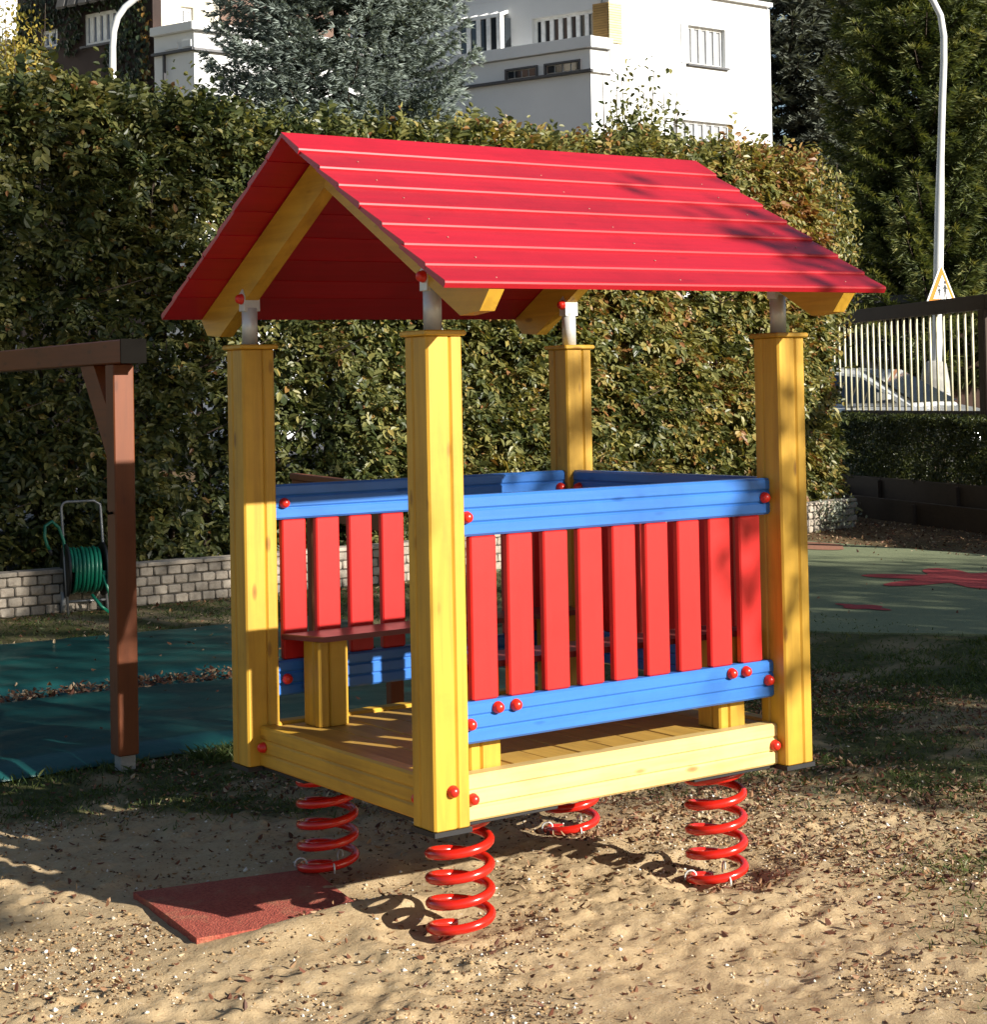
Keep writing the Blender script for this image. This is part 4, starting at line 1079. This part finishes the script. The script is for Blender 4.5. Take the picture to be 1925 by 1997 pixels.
for (a, c, y0, y1) in ((1043, 1114, 127, 141), (968, 1030, 139, 152)):
    ua, ub = sorted((t_f.uz(a, 135)[0], t_f.uz(c, 135)[0])); sh_ = .0
    z0 = zt3 + .03; z1 = z0 + .30
    fr_ = MB()
    for q in (t_f.box(ua, ub, z1 - .06, z1, .003, .07), t_f.box(ua, ua + .06, z0, z1 - .06, .003, .07), t_f.box(ub - .06, ub, z0, z1 - .06, .003, .07)): fr_.add(q.v, q.f)
    vf = part('vent_frame', fr_, ledgem, wh)
    for k in range(4):
        s0 = ua + .07 + (ub - ua - .14) * k / 4
        part('vent_pane', t_f.box(s0 + .02, s0 + (ub - ua - .14) / 4 - .02, z0 + .02, z1 - .08, .004, .03), glass, vf)
fl = MB()
# glazed conservatory on the terrace, left
cu0, cu1 = t_f.uz(945, 80)[0], t_f.uz(868, 80)[0]; cz0 = zt1; cz1 = t_f.uz(925, 32)[1]; cz2 = t_f.uz(940, -8)[1]
cons = Face(TX - t_f.n * .25, e2)
for k in range(5):
    u_ = cu0 + (cu1 - cu0) * k / 4
    part('glazing_bar', cons.box(u_ - .07, u_ + .07, cz0, cz1, -.1, .0), winfr, wh)
    q = MB().box((u_ - .06, -1.5, 0), (u_ + .06, -.0, .1)); q.v = [(v[0], v[1], v[2] + cz1 + (-v[1]) / 1.5 * (cz2 - cz1)) for v in q.v]
    q.v = [(cons.p[0] + cons.d[0]*v[0] + cons.n[0]*v[1], cons.p[1] + cons.d[1]*v[0] + cons.n[1]*v[1], v[2]) for v in q.v]
    part('roof_bar', q, winfr, wh)
part('glazing_rail', cons.box(cu0 - .08, cu1 + .08, cz1, cz1 + .1, -.1, .01), winfr, wh)
part('glass_front', cons.box(cu0, cu1, cz0, cz1, -.06, -.04), glass, wh)
skyg, nt, b = mat('roof_glass'); b.inputs['Base Color'].default_value = (0.06, 0.09, 0.16, 1); b.inputs['Roughness'].default_value = 0.08
q = MB().box((cu0, -1.5, .03), (cu1, 0, .05)); q.v = [(v[0], v[1], v[2] + cz1 + (-v[1]) / 1.5 * (cz2 - cz1)) for v in q.v]
q.v = [(cons.p[0] + cons.d[0]*v[0] + cons.n[0]*v[1], cons.p[1] + cons.d[1]*v[0] + cons.n[1]*v[1], v[2]) for v in q.v]
part('glass_roof', q, skyg, wh)
side = Face(TX - t_f.n * .25 + e2 * cu0, e1)
part('side_post', side.box(.02, .18, cz0, cz1 + .05, -.05, .03), winfr, wh)
part('side_glass', side.box(.2, 1.2, cz0, cz1, -.02, .0), glass, wh)

# ---- left house: brown ivy-grown wall, cream wing and its terrace
DL = 44.0
brownw = plain('dark_brown_boarding', (0.030, 0.016, 0.012), 0.8, 0, 0.3, 1.5)
lh_ = thing('brown_house', (*at(160, 100, DL + 3)[:2], 0), 'dark brown ivy-grown house wall with white-framed windows at the upper left', 'house')
XB = at(292, 60, DL)[:2]; bf = Face(XB, e2)
holes = []
for (a, c, y0, y1) in ((80, 109, 57, 92), (161, 224, 22, 84)):
    ua, ub = sorted((bf.uz(a, 60)[0], bf.uz(c, 60)[0])); holes.append((ua, ub, bf.uz((a + c) / 2, y1)[1], bf.uz((a + c) / 2, y0)[1]))
uL = bf.uz(33, 60)[0]
part('wall', wall_with_holes(bf, .0, uL, 0, 16, holes), brownw, lh_)
litg, nt, b = mat('curtained_glass'); b.inputs['Base Color'].default_value = (0.16, 0.20, 0.30, 1); b.inputs['Roughness'].default_value = 0.1
window(bf, lh_, *holes[0], 2, .09, litg, -.1); window(bf, lh_, *holes[1], 5, .09, litg, -.1)
shing = plain('grey_shingles', (0.10, 0.095, 0.09), 0.9, 0, 0.3, 4)
ua, ub = holes[1][0] - .3, holes[1][1] + .5; zc_ = holes[1][3] + .1
for k in range(5):
    s0 = ua + (ub - ua) * k / 5
    q = MB().bbox((s0 + .01, 0, 0), (s0 + (ub - ua) / 5 - .01, .12, 1.5), .05); q.v = [(v[0], v[1] + .45 - v[2] * .28, v[2] + zc_) for v in q.v]
    q.v = [(bf.p[0] + bf.d[0]*v[0] + bf.n[0]*v[1], bf.p[1] + bf.d[1]*v[0] + bf.n[1]*v[1], v[2]) for v in q.v]
    part('awning_shingle', q, shing, lh_)
ivy = leafmat('ivy_leaf', [(0, (0.010, 0.018, 0.008)), (.7, (0.03, 0.048, 0.016)), (1, (0.22, 0.12, 0.03))], .15, .45)
n = 5200; uu = RNG.uniform(.0, uL, n); zz_ = RNG.uniform(5, 12.5, n)
k = (fbm(uu * .7, zz_ * .5, 5, 3) + .18 * (uu < 1.6) > .52)
for h in holes: k &= ~((uu > h[0] - .05) & (uu < h[1] + .05) & (zz_ > h[2] - .05) & (zz_ < h[3] + .05))
uu, zz_ = uu[k], zz_[k]; n = len(uu); dp = RNG.uniform(.02, .18, n)
P = np.column_stack([bf.p[0] + bf.d[0]*uu + bf.n[0]*dp, bf.p[1] + bf.d[1]*uu + bf.n[1]*dp, zz_]); ln = RNG.uniform(.10, .17, n)
V, Q = leaf_arrays(P, unit(np.array([0, 0, -1.0]) + .6 * rvec(n)), unit(np.array([bf.n[0], bf.n[1], .3]) + .4 * rvec(n)), ln, ln * .9)
tag(put('ivy', fastmesh('ivy', V - ORIG[lh_.name], Q, ivy, np.repeat(RNG.random(n) * .75 + .35 * (uu < .35), 6)), lh_, ORIG[lh_.name]), kind='stuff')
# cream wing
cw = thing('cream_house', (*at(380, 80, DL + 2)[:2], 0), 'cream sunlit house wing with a terrace parapet between brown house and spruce', 'house')
XC = XB + e1 * .02 - 0 * e2; cf = Face(XC + FH * .8, e1)
uw = cf.uz(419, 30)[0]
hc_ = (cf.uz(346, 30)[0], cf.uz(370, 30)[0], cf.uz(358, 47)[1], cf.uz(358, 13)[1])
part('wall', wall_with_holes(cf, -.3, uw, 0, 15, [hc_]), cream, cw); window(cf, cw, *hc_, 2, .08, litg, -.15)
part('wall', Face(XC + FH * 1.2 + e1 * uw, e1).box(.05, 4, 0, 15, -.3, -.2), plain('brown_render', (0.16, 0.10, 0.075), .85), cw)  # recessed wall, its shade put into the brown colour
TC = at(370, 60, DL - 1.0)[:2]; tcl = Face(TC, e1); tcs = Face(TC, e2)
z1 = tcs.uz(370, 42)[1]; z2 = tcs.uz(370, 58)[1]; z3 = tcs.uz(370, 92)[1]; us = tcs.uz(294, 70)[0]
part('terrace_wall', tcs.box(.0, us, 0, z2 - .01, -.3, 0), white2, cw); part('terrace_wall', tcl.box(.003, 5, 0, z2 - .012, -.3, .003), white, cw)
part('terrace_parapet', tcs.box(-.12, us, z2, z1, -.6, .14), white2, cw); part('terrace_parapet', tcl.box(-.125, 5, z2 + .01, z1 - .01, -.6, .16), white, cw)
part('terrace_ledge', tcs.box(-.1, us, z3 - .06, z3, .003, .12), ledgem, cw); part('terrace_ledge', tcl.box(-.1, 5, z3 - .06, z3, .006, .12), ledgem, cw)
for (a, c) in ((349, 366), (316, 340)):
    ua, ub = sorted((tcs.uz(a, 85)[0], tcs.uz(c, 85)[0])); part('parapet_slot', tcs.box(ua, ub, z3 + .06, z3 + .22, .003, .03), white, cw)
part('downpipe', tcs.box(.95, 1.0, 4, z3 - .07, .003, .07), ledgem, cw)
# pale house at the far left edge
XP = at(34, 60, DL + 6)[:2]
ph = thing('pale_house', (*XP, 0), 'pale sunlit house wall at the left picture edge', 'house')
pf = Face(XP, e1); part('wall', pf.box(-9, 0, 0, 14, -.3, 0), white, ph)
part('wall', pf.box(-9.2, .0, 14.01, 14.2, -.4, .2), winfr, ph)
uz_ = pf.uz(24, 110); part('window', pf.box(uz_[0] - .3, uz_[0] + .25, uz_[1] - .9, uz_[1] + .8, .003, .06), white2, ph)

# ================================================================== STREET THINGS
galv = plain('painted_lamp_steel', (0.66, 0.66, 0.64), 0.4, 0.0, 0.06, 5)
def lamp(label, pts, depth, rads, base=None):
    P = [at(x, y, depth) for x, y in pts]
    t = thing('street_lamp', (P[0][0], P[0][1], .42), label, 'street lamp', 'street lamps with curved arms')
    n = 6; Q_ = []
    for i in range(len(P) - 1):
        for k in range(n): Q_.append(P[i] * (1 - k / n) + P[i + 1] * k / n)
    Q_.append(P[-1])
    Rr = np.interp(np.linspace(0, len(P) - 1, len(Q_)), np.arange(len(P)), rads)
    mb = MB().tube([(P[0][0], P[0][1], .42)] + Q_, [rads[0]] + list(Rr), 14); pole = put('pole', mb.mesh('pole', galv), t)
    e = P[-1]; d_ = unit(P[-1] - P[-2])
    part('lamp_head', MB().tube([e - d_ * .1, e + d_ * .1, e + d_ * .5, e + d_ * .75], [.06, .12, .13, .04], 10), galv, t)
    if base:
        b0 = P[0]
        part('concrete_base', MB().tube([(b0[0], b0[1], .42), (b0[0], b0[1], base - .35), (b0[0], b0[1], base - .05), (b0[0], b0[1], base)], [.30, .235, .19, .10], 14), M['concrete'], t)
    return t, P
sp_lamp, LPp = lamp('white street lamp with concrete base behind the bar fence', [(1791, 760), (1795, 640), (1797, 500), (1799, 400), (1801, 300), (1804, 200), (1807, 120), (1807, 70), (1801, 30), (1786, 0), (1762, -22), (1725, -32)], 29.0, [.085, .085, .08, .078, .06, .058, .056, .055, .052, .05, .045, .04], at(1795, 690, 29)[2])
lamp('white street lamp rising behind the left part of the hedge', [(216, 420), (216, 300), (216, 200), (215, 130), (215, 90), (217, 60), (224, 34), (238, 14), (258, -2), (290, -16), (330, -24)], 23.0, [.055, .055, .05, .045, .042, .042, .042, .04, .04, .038, .035])
# warning sign
sg = at(1801, 503, 28.8); w2 = unit(.80 * RH + .60 * FH); SN = np.array((w2[1], -w2[0])); sg = sg - np.array((SN[0], SN[1], 0)) * .16
sgn = thing('warning_sign', (sg[0], sg[1], sg[2] - .75), 'triangular school crossing sign with orange border on the right lamp post', 'sign')
SS = .80; hh = SS * .866
def tri(sc, off, mat_, name, parent):
    cy = sg[2] - hh * 2 / 3
    V = []
    for dn in (0, .008):
        for (a, z_) in ((0, hh * 2 / 3), (-SS / 2, -hh / 3), (SS / 2, -hh / 3)):
            V.append((sg[0] + w2[0] * a * sc + SN[0] * (off + dn), sg[1] + w2[1] * a * sc + SN[1] * (off + dn), cy + z_ * sc))
    return part(name, MB().add(V, [(0, 1, 2), (5, 4, 3), (0, 3, 4, 1), (1, 4, 5, 2), (2, 5, 3, 0)]), mat_, parent)
signw = plain('sign_white', (0.80, 0.80, 0.78), 0.4, 0, 0.02); signo = plain('sign_orange', (0.52, 0.18, 0.012), 0.4, 0, 0.03); signb = plain('sign_black', (0.015, 0.015, 0.015), 0.5)
pl_ = tri(1.0, .16, signw, 'sign_plate', sgn); tri(.86, .170, signo, 'border', pl_); tri(.57, .180, signw, 'inner_plate', pl_)
cyc = sg[2] - hh * 2 / 3
def fig(a0, z0, s_):
    """walking child silhouette on the sign"""
    m_ = MB()
    def pt(a, z): return (sg[0] + w2[0] * (a0 + a * s_) + SN[0] * .191, sg[1] + w2[1] * (a0 + a * s_) + SN[1] * .191, cyc + z0 + z * s_)
    for outline in ([(-.035, .42), (.035, .42), (.05, .24), (.03, .20), (-.03, .20), (-.05, .24)], [(-.03, .2), (.0, .2), (-.04, .0), (-.075, .0)], [(0.0, .2), (.03, .2), (.085, .01), (.05, 0)], [(.03, .40), (.045, .37), (.12, .30), (.11, .275), (.03, .33)], [(-.03, .40), (-.045, .37), (-.12, .30), (-.11, .275), (-.03, .33)], [(.045 * math.cos(t), .485 + .05 * math.sin(t)) for t in np.linspace(0, 6.28, 12, endpoint=False)]):
        m_.add([pt(*q) for q in outline], [tuple(range(len(outline)))])
    return m_
part('child_figure', fig(-.085, -.13, .42), signb, pl_); part('child_figure', fig(.06, -.14, .58), signb, pl_)

# parked car: nose towards the viewer's right
cc = at(1668, 760, 25.4); CF = unit(np.array((.26, -.966))); CL = np.array((CF[1], -CF[0]))
car = thing('parked_car', (cc[0], cc[1], .44), 'silver hatchback parked behind the bar fence', 'car')
paint = plain('silver_car_paint', (0.66, 0.68, 0.70), 0.25, 0.3, 0.04, 3, 0.5, coat=0.6)
cglass, nt, b = mat('car_glass'); b.inputs['Base Color'].default_value = (0.02, 0.028, 0.045, 1); b.inputs['Roughness'].default_value = 0.05; b.inputs['Specular IOR Level'].default_value = 0.9
rubber = plain('tyre_rubber', (0.02, 0.02, 0.02), 0.8); hlm = plain('headlight_glass', (0.6, 0.62, 0.65), 0.1); plm_ = plain('black_trim', (0.02, 0.02, 0.022), 0.5)
def cw_(x, y, z): return (cc[0] + CF[0]*x + CL[0]*y, cc[1] + CF[1]*x + CL[1]*y, .44 + z)
def loft(secs, mi=0):
    """sections along the car: list of (x, [(y, z)...])"""
    m_ = MB(); n = len(secs[0][1]); V = []
    for x, pr in secs: V += [cw_(x, y, z_) for y, z_ in pr]
    F = [tuple(range(n)), tuple(range((len(secs)-1)*n, len(secs)*n))[::-1]]
    for i in range(len(secs)-1):
        for k in range(n): F.append((i*n+k, i*n+(k+1) % n, (i+1)*n+(k+1) % n, (i+1)*n+k))
    m_.add(V, F, 0, False); return m_
def sec(hw, z0, z1, sh=.0): return [(-hw*.94, z0), (-hw, z0+.14), (-hw, (z0+z1)*.55), (-hw*.97, z1-.06), (-hw*.88+sh, z1), (0, z1+.015), (hw*.88-sh, z1), (hw*.97, z1-.06), (hw, (z0+z1)*.55), (hw, z0+.14), (hw*.94, z0)]
bodym = loft([(-1.98, sec(.70, .32, .72)), (-1.90, sec(.80, .22, .92)), (-1.5, sec(.84, .19, .97)), (-.6, sec(.85, .18, .95)), (.75, sec(.85, .18, .93)), (1.05, sec(.845, .18, .92)), (1.55, sec(.82, .19, .82)), (1.85, sec(.74, .22, .70)), (1.96, sec(.62, .30, .58))])
bo = part('body', bodym, paint, car)
def gsec(hw, hr, z0, z1): return [(-hw, z0), (-hr, z1 - .05), (-hr * .9, z1), (0, z1 + .02), (hr * .9, z1), (hr, z1 - .05), (hw, z0)]
part('roof', loft([(-1.86, gsec(.74, .70, .93, 1.00)), (-1.62, gsec(.76, .60, .94, 1.36)), (-1.2, gsec(.77, .59, .94, 1.45)), (-.3, gsec(.775, .60, .93, 1.47)), (.15, gsec(.775, .59, .93, 1.42)), (1.02, gsec(.76, .70, .92, .95))]), paint, car)
def pane(name, pts):
    c_ = np.mean(np.array(pts), 0); part(name, MB().add([cw_(*p) for p in pts], [tuple(range(len(pts)))]), cglass, car)
pane('windscreen', [(1.03, -.66, .985), (1.03, .66, .985), (.20, .535, 1.445), (.20, -.535, 1.445)])
pane('rear_window', [(-1.87, .62, 1.06), (-1.87, -.62, 1.06), (-1.69, -.53, 1.33), (-1.69, .53, 1.33)])
for sg_ in (1, -1):
    def yy(z_): return sg_ * (.79 - (z_ - .93) * .36)
    pane('side_window', [(.82, yy(.97) + sg_ * .004, .97), (.20, yy(1.33), 1.33), (-.28, yy(1.38), 1.38), (-.28, yy(.97), .97)])
    pane('side_window', [(-.36, yy(.97), .97), (-.36, yy(1.38), 1.38), (-1.15, yy(1.35), 1.35), (-1.25, yy(.97), .97)])
    pane('side_window', [(-1.30, yy(.99), .99), (-1.22, yy(1.32), 1.32), (-1.52, yy(1.26), 1.26), (-1.60, yy(.99), .99)])
    part('mirror', loft([(.62, [(sg_*(.82), 1.0), (sg_*.98, 1.0), (sg_*.98, 1.12), (sg_*.82, 1.10)]), (.76, [(sg_*.84, 1.02), (sg_*.94, 1.02), (sg_*.94, 1.09), (sg_*.84, 1.08)])]), paint, car)
    part('headlight', loft([(1.70, [(sg_*.5, .60), (sg_*.76, .62), (sg_*.72, .76), (sg_*.5, .72)]), (1.90, [(sg_*.5, .58), (sg_*.69, .60), (sg_*.66, .70), (sg_*.5, .68)])]), hlm, car)
    for wx in (1.22, -1.25):
        wl = MB().tube([cw_(wx, sg_ * .68, .30), cw_(wx, sg_ * .87, .30)], .30, 22); wo_ = part('wheel', wl, rubber, car)
        part('rim', MB().tube([cw_(wx, sg_ * .8, .30), cw_(wx, sg_ * .878, .30)], .19, 18), paint, wo_)
part('bumper', loft([(1.80, sec(.80, .24, .50)), (2.0, sec(.68, .28, .46))]), paint, car)
# brown shed beyond the side street
shx = at(1700, 700, 33)
sd_f = Face(shx[:2], RH)
shd = thing('brown_shed', (shx[0], shx[1], .4), 'dark brown shed with a grey door behind the parked car', 'shed')
part('wall', sd_f.box(-6, 6, .3, 3.2, -3, 0), plain('brown_shed_boards', (0.05, 0.024, 0.015), .85, 0, .3, 5), shd)
ua, ub = sd_f.uz(1652, 650)[0], sd_f.uz(1700, 650)[0]
part('door', sd_f.box(ua, ub, sd_f.uz(1680, 690)[1] - .8, sd_f.uz(1680, 622)[1], .003, .05), plain('grey_door', (.2, .19, .2), .6), shd)
part('roof', sd_f.box(-6.2, 6.2, 3.2, 3.35, -3.2, .3), ledgem, shd)

# ================================================================== SMALL STUFF ON THE GROUND
def on_ground(n, x0, x1, y0, y1): 
    x = RNG.uniform(x0, x1, n); y = RNG.uniform(y0, y1, n); return x, y
def in_mat(x, y): return (x > -.46) & (x < .2) & (y > .50) & (y < 1.22) & ~((y < .64) & (x > -.2))
# clods and pebbles
n = 90000; x, y = on_ground(n, -1.5, 3.2, -1.6, 2.6)
g, _ = ground_masks(x, y); k = (RNG.random(n) < (1 - .75 * g) * (.10 + .90 * sstep(.46, .66, fbm(x * 2.2, y * 2.2, 121, 3)))) & ~in_mat(x, y)
x, y = x[k], y[k]; n = len(x); r = .0022 + .0055 * RNG.random(n) ** 3 + .008 * RNG.random(n) * (RNG.random(n) < .03)
base = np.array([(1, 0, 0), (0, 1, 0), (-1, 0, 0), (0, -1, 0), (0, 0, .75), (0, 0, -.5)], float)
V = np.repeat(base[None], n, 0) * r[:, None, None] * (1 + .5 * RNG.normal(size=(n, 6, 1)).clip(-1, 1))
a = RNG.uniform(0, 6.28, n); ca_, sa_ = np.cos(a)[:, None], np.sin(a)[:, None]
V = np.stack([V[..., 0] * ca_ - V[..., 1] * sa_, V[..., 0] * sa_ + V[..., 1] * ca_, V[..., 2]], -1)
V[..., 0] += x[:, None]; V[..., 1] += y[:, None]; V[..., 2] += (ground_h(x, y) + r * .25)[:, None]
T = np.array([(0, 1, 4), (1, 2, 4), (2, 3, 4), (3, 0, 4), (1, 0, 5), (2, 1, 5), (3, 2, 5), (0, 3, 5)])
Q = (np.arange(n)[:, None, None] * 6 + T[None]).reshape(-1, 3)
pebm = leafmat('pebbles_and_clods', [(0, (0.07, 0.04, 0.02)), (.3, (0.2, 0.12, 0.06)), (.5, (0.36, 0.24, 0.12)), (.8, (0.46, 0.34, 0.20)), (.93, (0.62, 0.56, 0.47)), (1, (0.75, 0.72, 0.66))], 0.0, 0.9, 0.2)
tag(put('pebbles', fastmesh('pebbles', V.reshape(-1, 3), Q, pebm, np.repeat(RNG.random(n) ** 1.3, 6), True)), 'pebbles and crumbs of earth strewn over the sand', 'pebbles', kind='stuff')
# dry leaves
dry = leafmat('dry_leaf', [(0, (0.05, 0.022, 0.012)), (.4, (0.15, 0.055, 0.03)), (.75, (0.30, 0.17, 0.085)), (1, (0.52, 0.40, 0.26))], 0.15, 0.6, 0.3)
X_, Y_, Z_ = [], [], []
def add_leaves(n, x, y, keep, dz=.006):
    k = RNG.random(n) < keep; X_.append(x[k]); Y_.append(y[k]); Z_.append(ground_h(x[k], y[k]) + dz)
n = 46000; x, y = on_ground(n, -1.4, 4.5, -1.6, 3.2)
rightish = sstep(.7, 2.0, x + .3 * y) ; add_leaves(n, x, y, (.12 + .95 * rightish * sstep(.35, .6, fbm(x * 1.8, y * 1.8, 131, 3))) * ~in_mat(x, y))
n = 5000; x, y = on_ground(n, 3.0, 10.8, -1, 9); add_leaves(n, x, y, .16)
n = 7000; x, y = on_ground(n, 10.3, 13.2, 3.5, 11); add_leaves(n, x, y, .85)
n = 2600; x = RNG.uniform(-1.2, 3.4, n); y = 5.0 + RNG.normal(0, .075, n) + .16 * sstep(1.5, 2.6, x) * RNG.normal(size=n); k = RNG.random(n) < (.5 + .5 * (x > .3)); X_.append(x[k]); Y_.append(y[k]); Z_.append(np.full(k.sum(), .03) + RNG.uniform(0, .05, k.sum()))
n = 260; x = RNG.uniform(-.6, 3.0, n); y = RNG.uniform(3.4, 7.0, n); k = RNG.random(n) < (.25 + .6 * sstep(.8, 2.2, x)); X_.append(x[k]); Y_.append(y[k]); Z_.append(np.full(k.sum(), .095))
n = 1500; x, y = on_ground(n, -1.0, 5.5, 7.2, 8.9); add_leaves(n, x, y, .4)
n = 700; x = RNG.uniform(-2, 12, n); add_leaves(n, x, 8.85 - .05 * RNG.random(n) + .18 * np.clip(x - 5.2, 0, None), .8)
x, y, z = map(np.concatenate, (X_, Y_, Z_)); n = len(x)
P = np.column_stack([x, y, z]); ln = RNG.uniform(.011, .030, n) * np.where(y > 3, 1.45, 1)
A = unit(np.column_stack([RNG.normal(size=n), RNG.normal(size=n), .35 * RNG.normal(size=n)])); Nn = unit(np.column_stack([.5 * RNG.normal(size=n), .5 * RNG.normal(size=n), np.ones(n)]))
V, Q = leaf_arrays(P, A, Nn, ln, ln * RNG.uniform(.35, .75, n), -.5, -.2)
tag(put('leaf_litter', fastmesh('leaf_litter', V, Q, dry, np.repeat(RNG.random(n), 6))), 'brown fallen leaves lying on sand, lawn and tarpaulins', 'leaves', kind='stuff')
# grass
def tuft_field(n, x0, x1, y0, y1, hgt, keepf, seed):
    r = np.random.default_rng(seed); x = r.uniform(x0, x1, n); y = r.uniform(y0, y1, n); k = r.random(n) < keepf(x, y); x, y = x[k], y[k]
    return x, y, np.full(len(x), hgt)
fields = [tuft_field(120000, -1.3, 6.6, -1.6, 3.22, .052, lambda x, y: ground_masks(x, y)[0] * (.35 + .65 * sstep(.4, .6, fbm(x * 5, y * 5, 141, 2))), 1),
          tuft_field(16000, -1.5, 6.0, 7.15, 8.9, .05, lambda x, y: .25 + .75 * sstep(.42, .6, fbm(x * 2, y * 2, 143, 3)), 2),
          tuft_field(9000, 3.0, 6.3, 3.0, 8.9, .05, lambda x, y: .8 + 0 * x, 3),
          tuft_field(2600, -.7, 1.6, 3.02, 3.22, .085, lambda x, y: .25 + .75 * sstep(.5, .65, fbm(x * 3, y * 3, 145, 2)), 4),
          tuft_field(500, .70, 1.0, 2.95, 3.2, .11, lambda x, y: 1 + 0 * x, 5)]
x = np.concatenate([f[0] for f in fields]); y = np.concatenate([f[1] for f in fields]); h0 = np.concatenate([f[2] for f in fields])
n = len(x); P = np.column_stack([x, y, ground_h(x, y) - .004])
D = unit(np.column_stack([RNG.normal(0, .55, n), RNG.normal(0, .55, n), np.ones(n)])); Sd = unit(np.cross(D, rvec(n)))
V, Q = blade_arrays(P, D, Sd, h0 * RNG.uniform(.5, 1.25, n), RNG.uniform(.0035, .0065, n) * np.where(np.hypot(x, y) > 5, 1.5, 1), .35)
grs = leafmat('grass_blade', [(0, (0.030, 0.055, 0.012)), (.5, (0.075, 0.105, 0.026)), (.8, (0.17, 0.17, 0.06)), (1, (0.36, 0.29, 0.14))], 0.3, 0.5)
tag(put('grass', fastmesh('grass', V, Q, grs, np.repeat(np.clip(.55 * RNG.random(n) + .5 * (fbm(x * 1.5, y * 1.5, 151, 3) - .3), 0, 1), 4))), 'short patchy autumn grass around the sand', 'grass', kind='stuff')
bpy.context.view_layer.update()
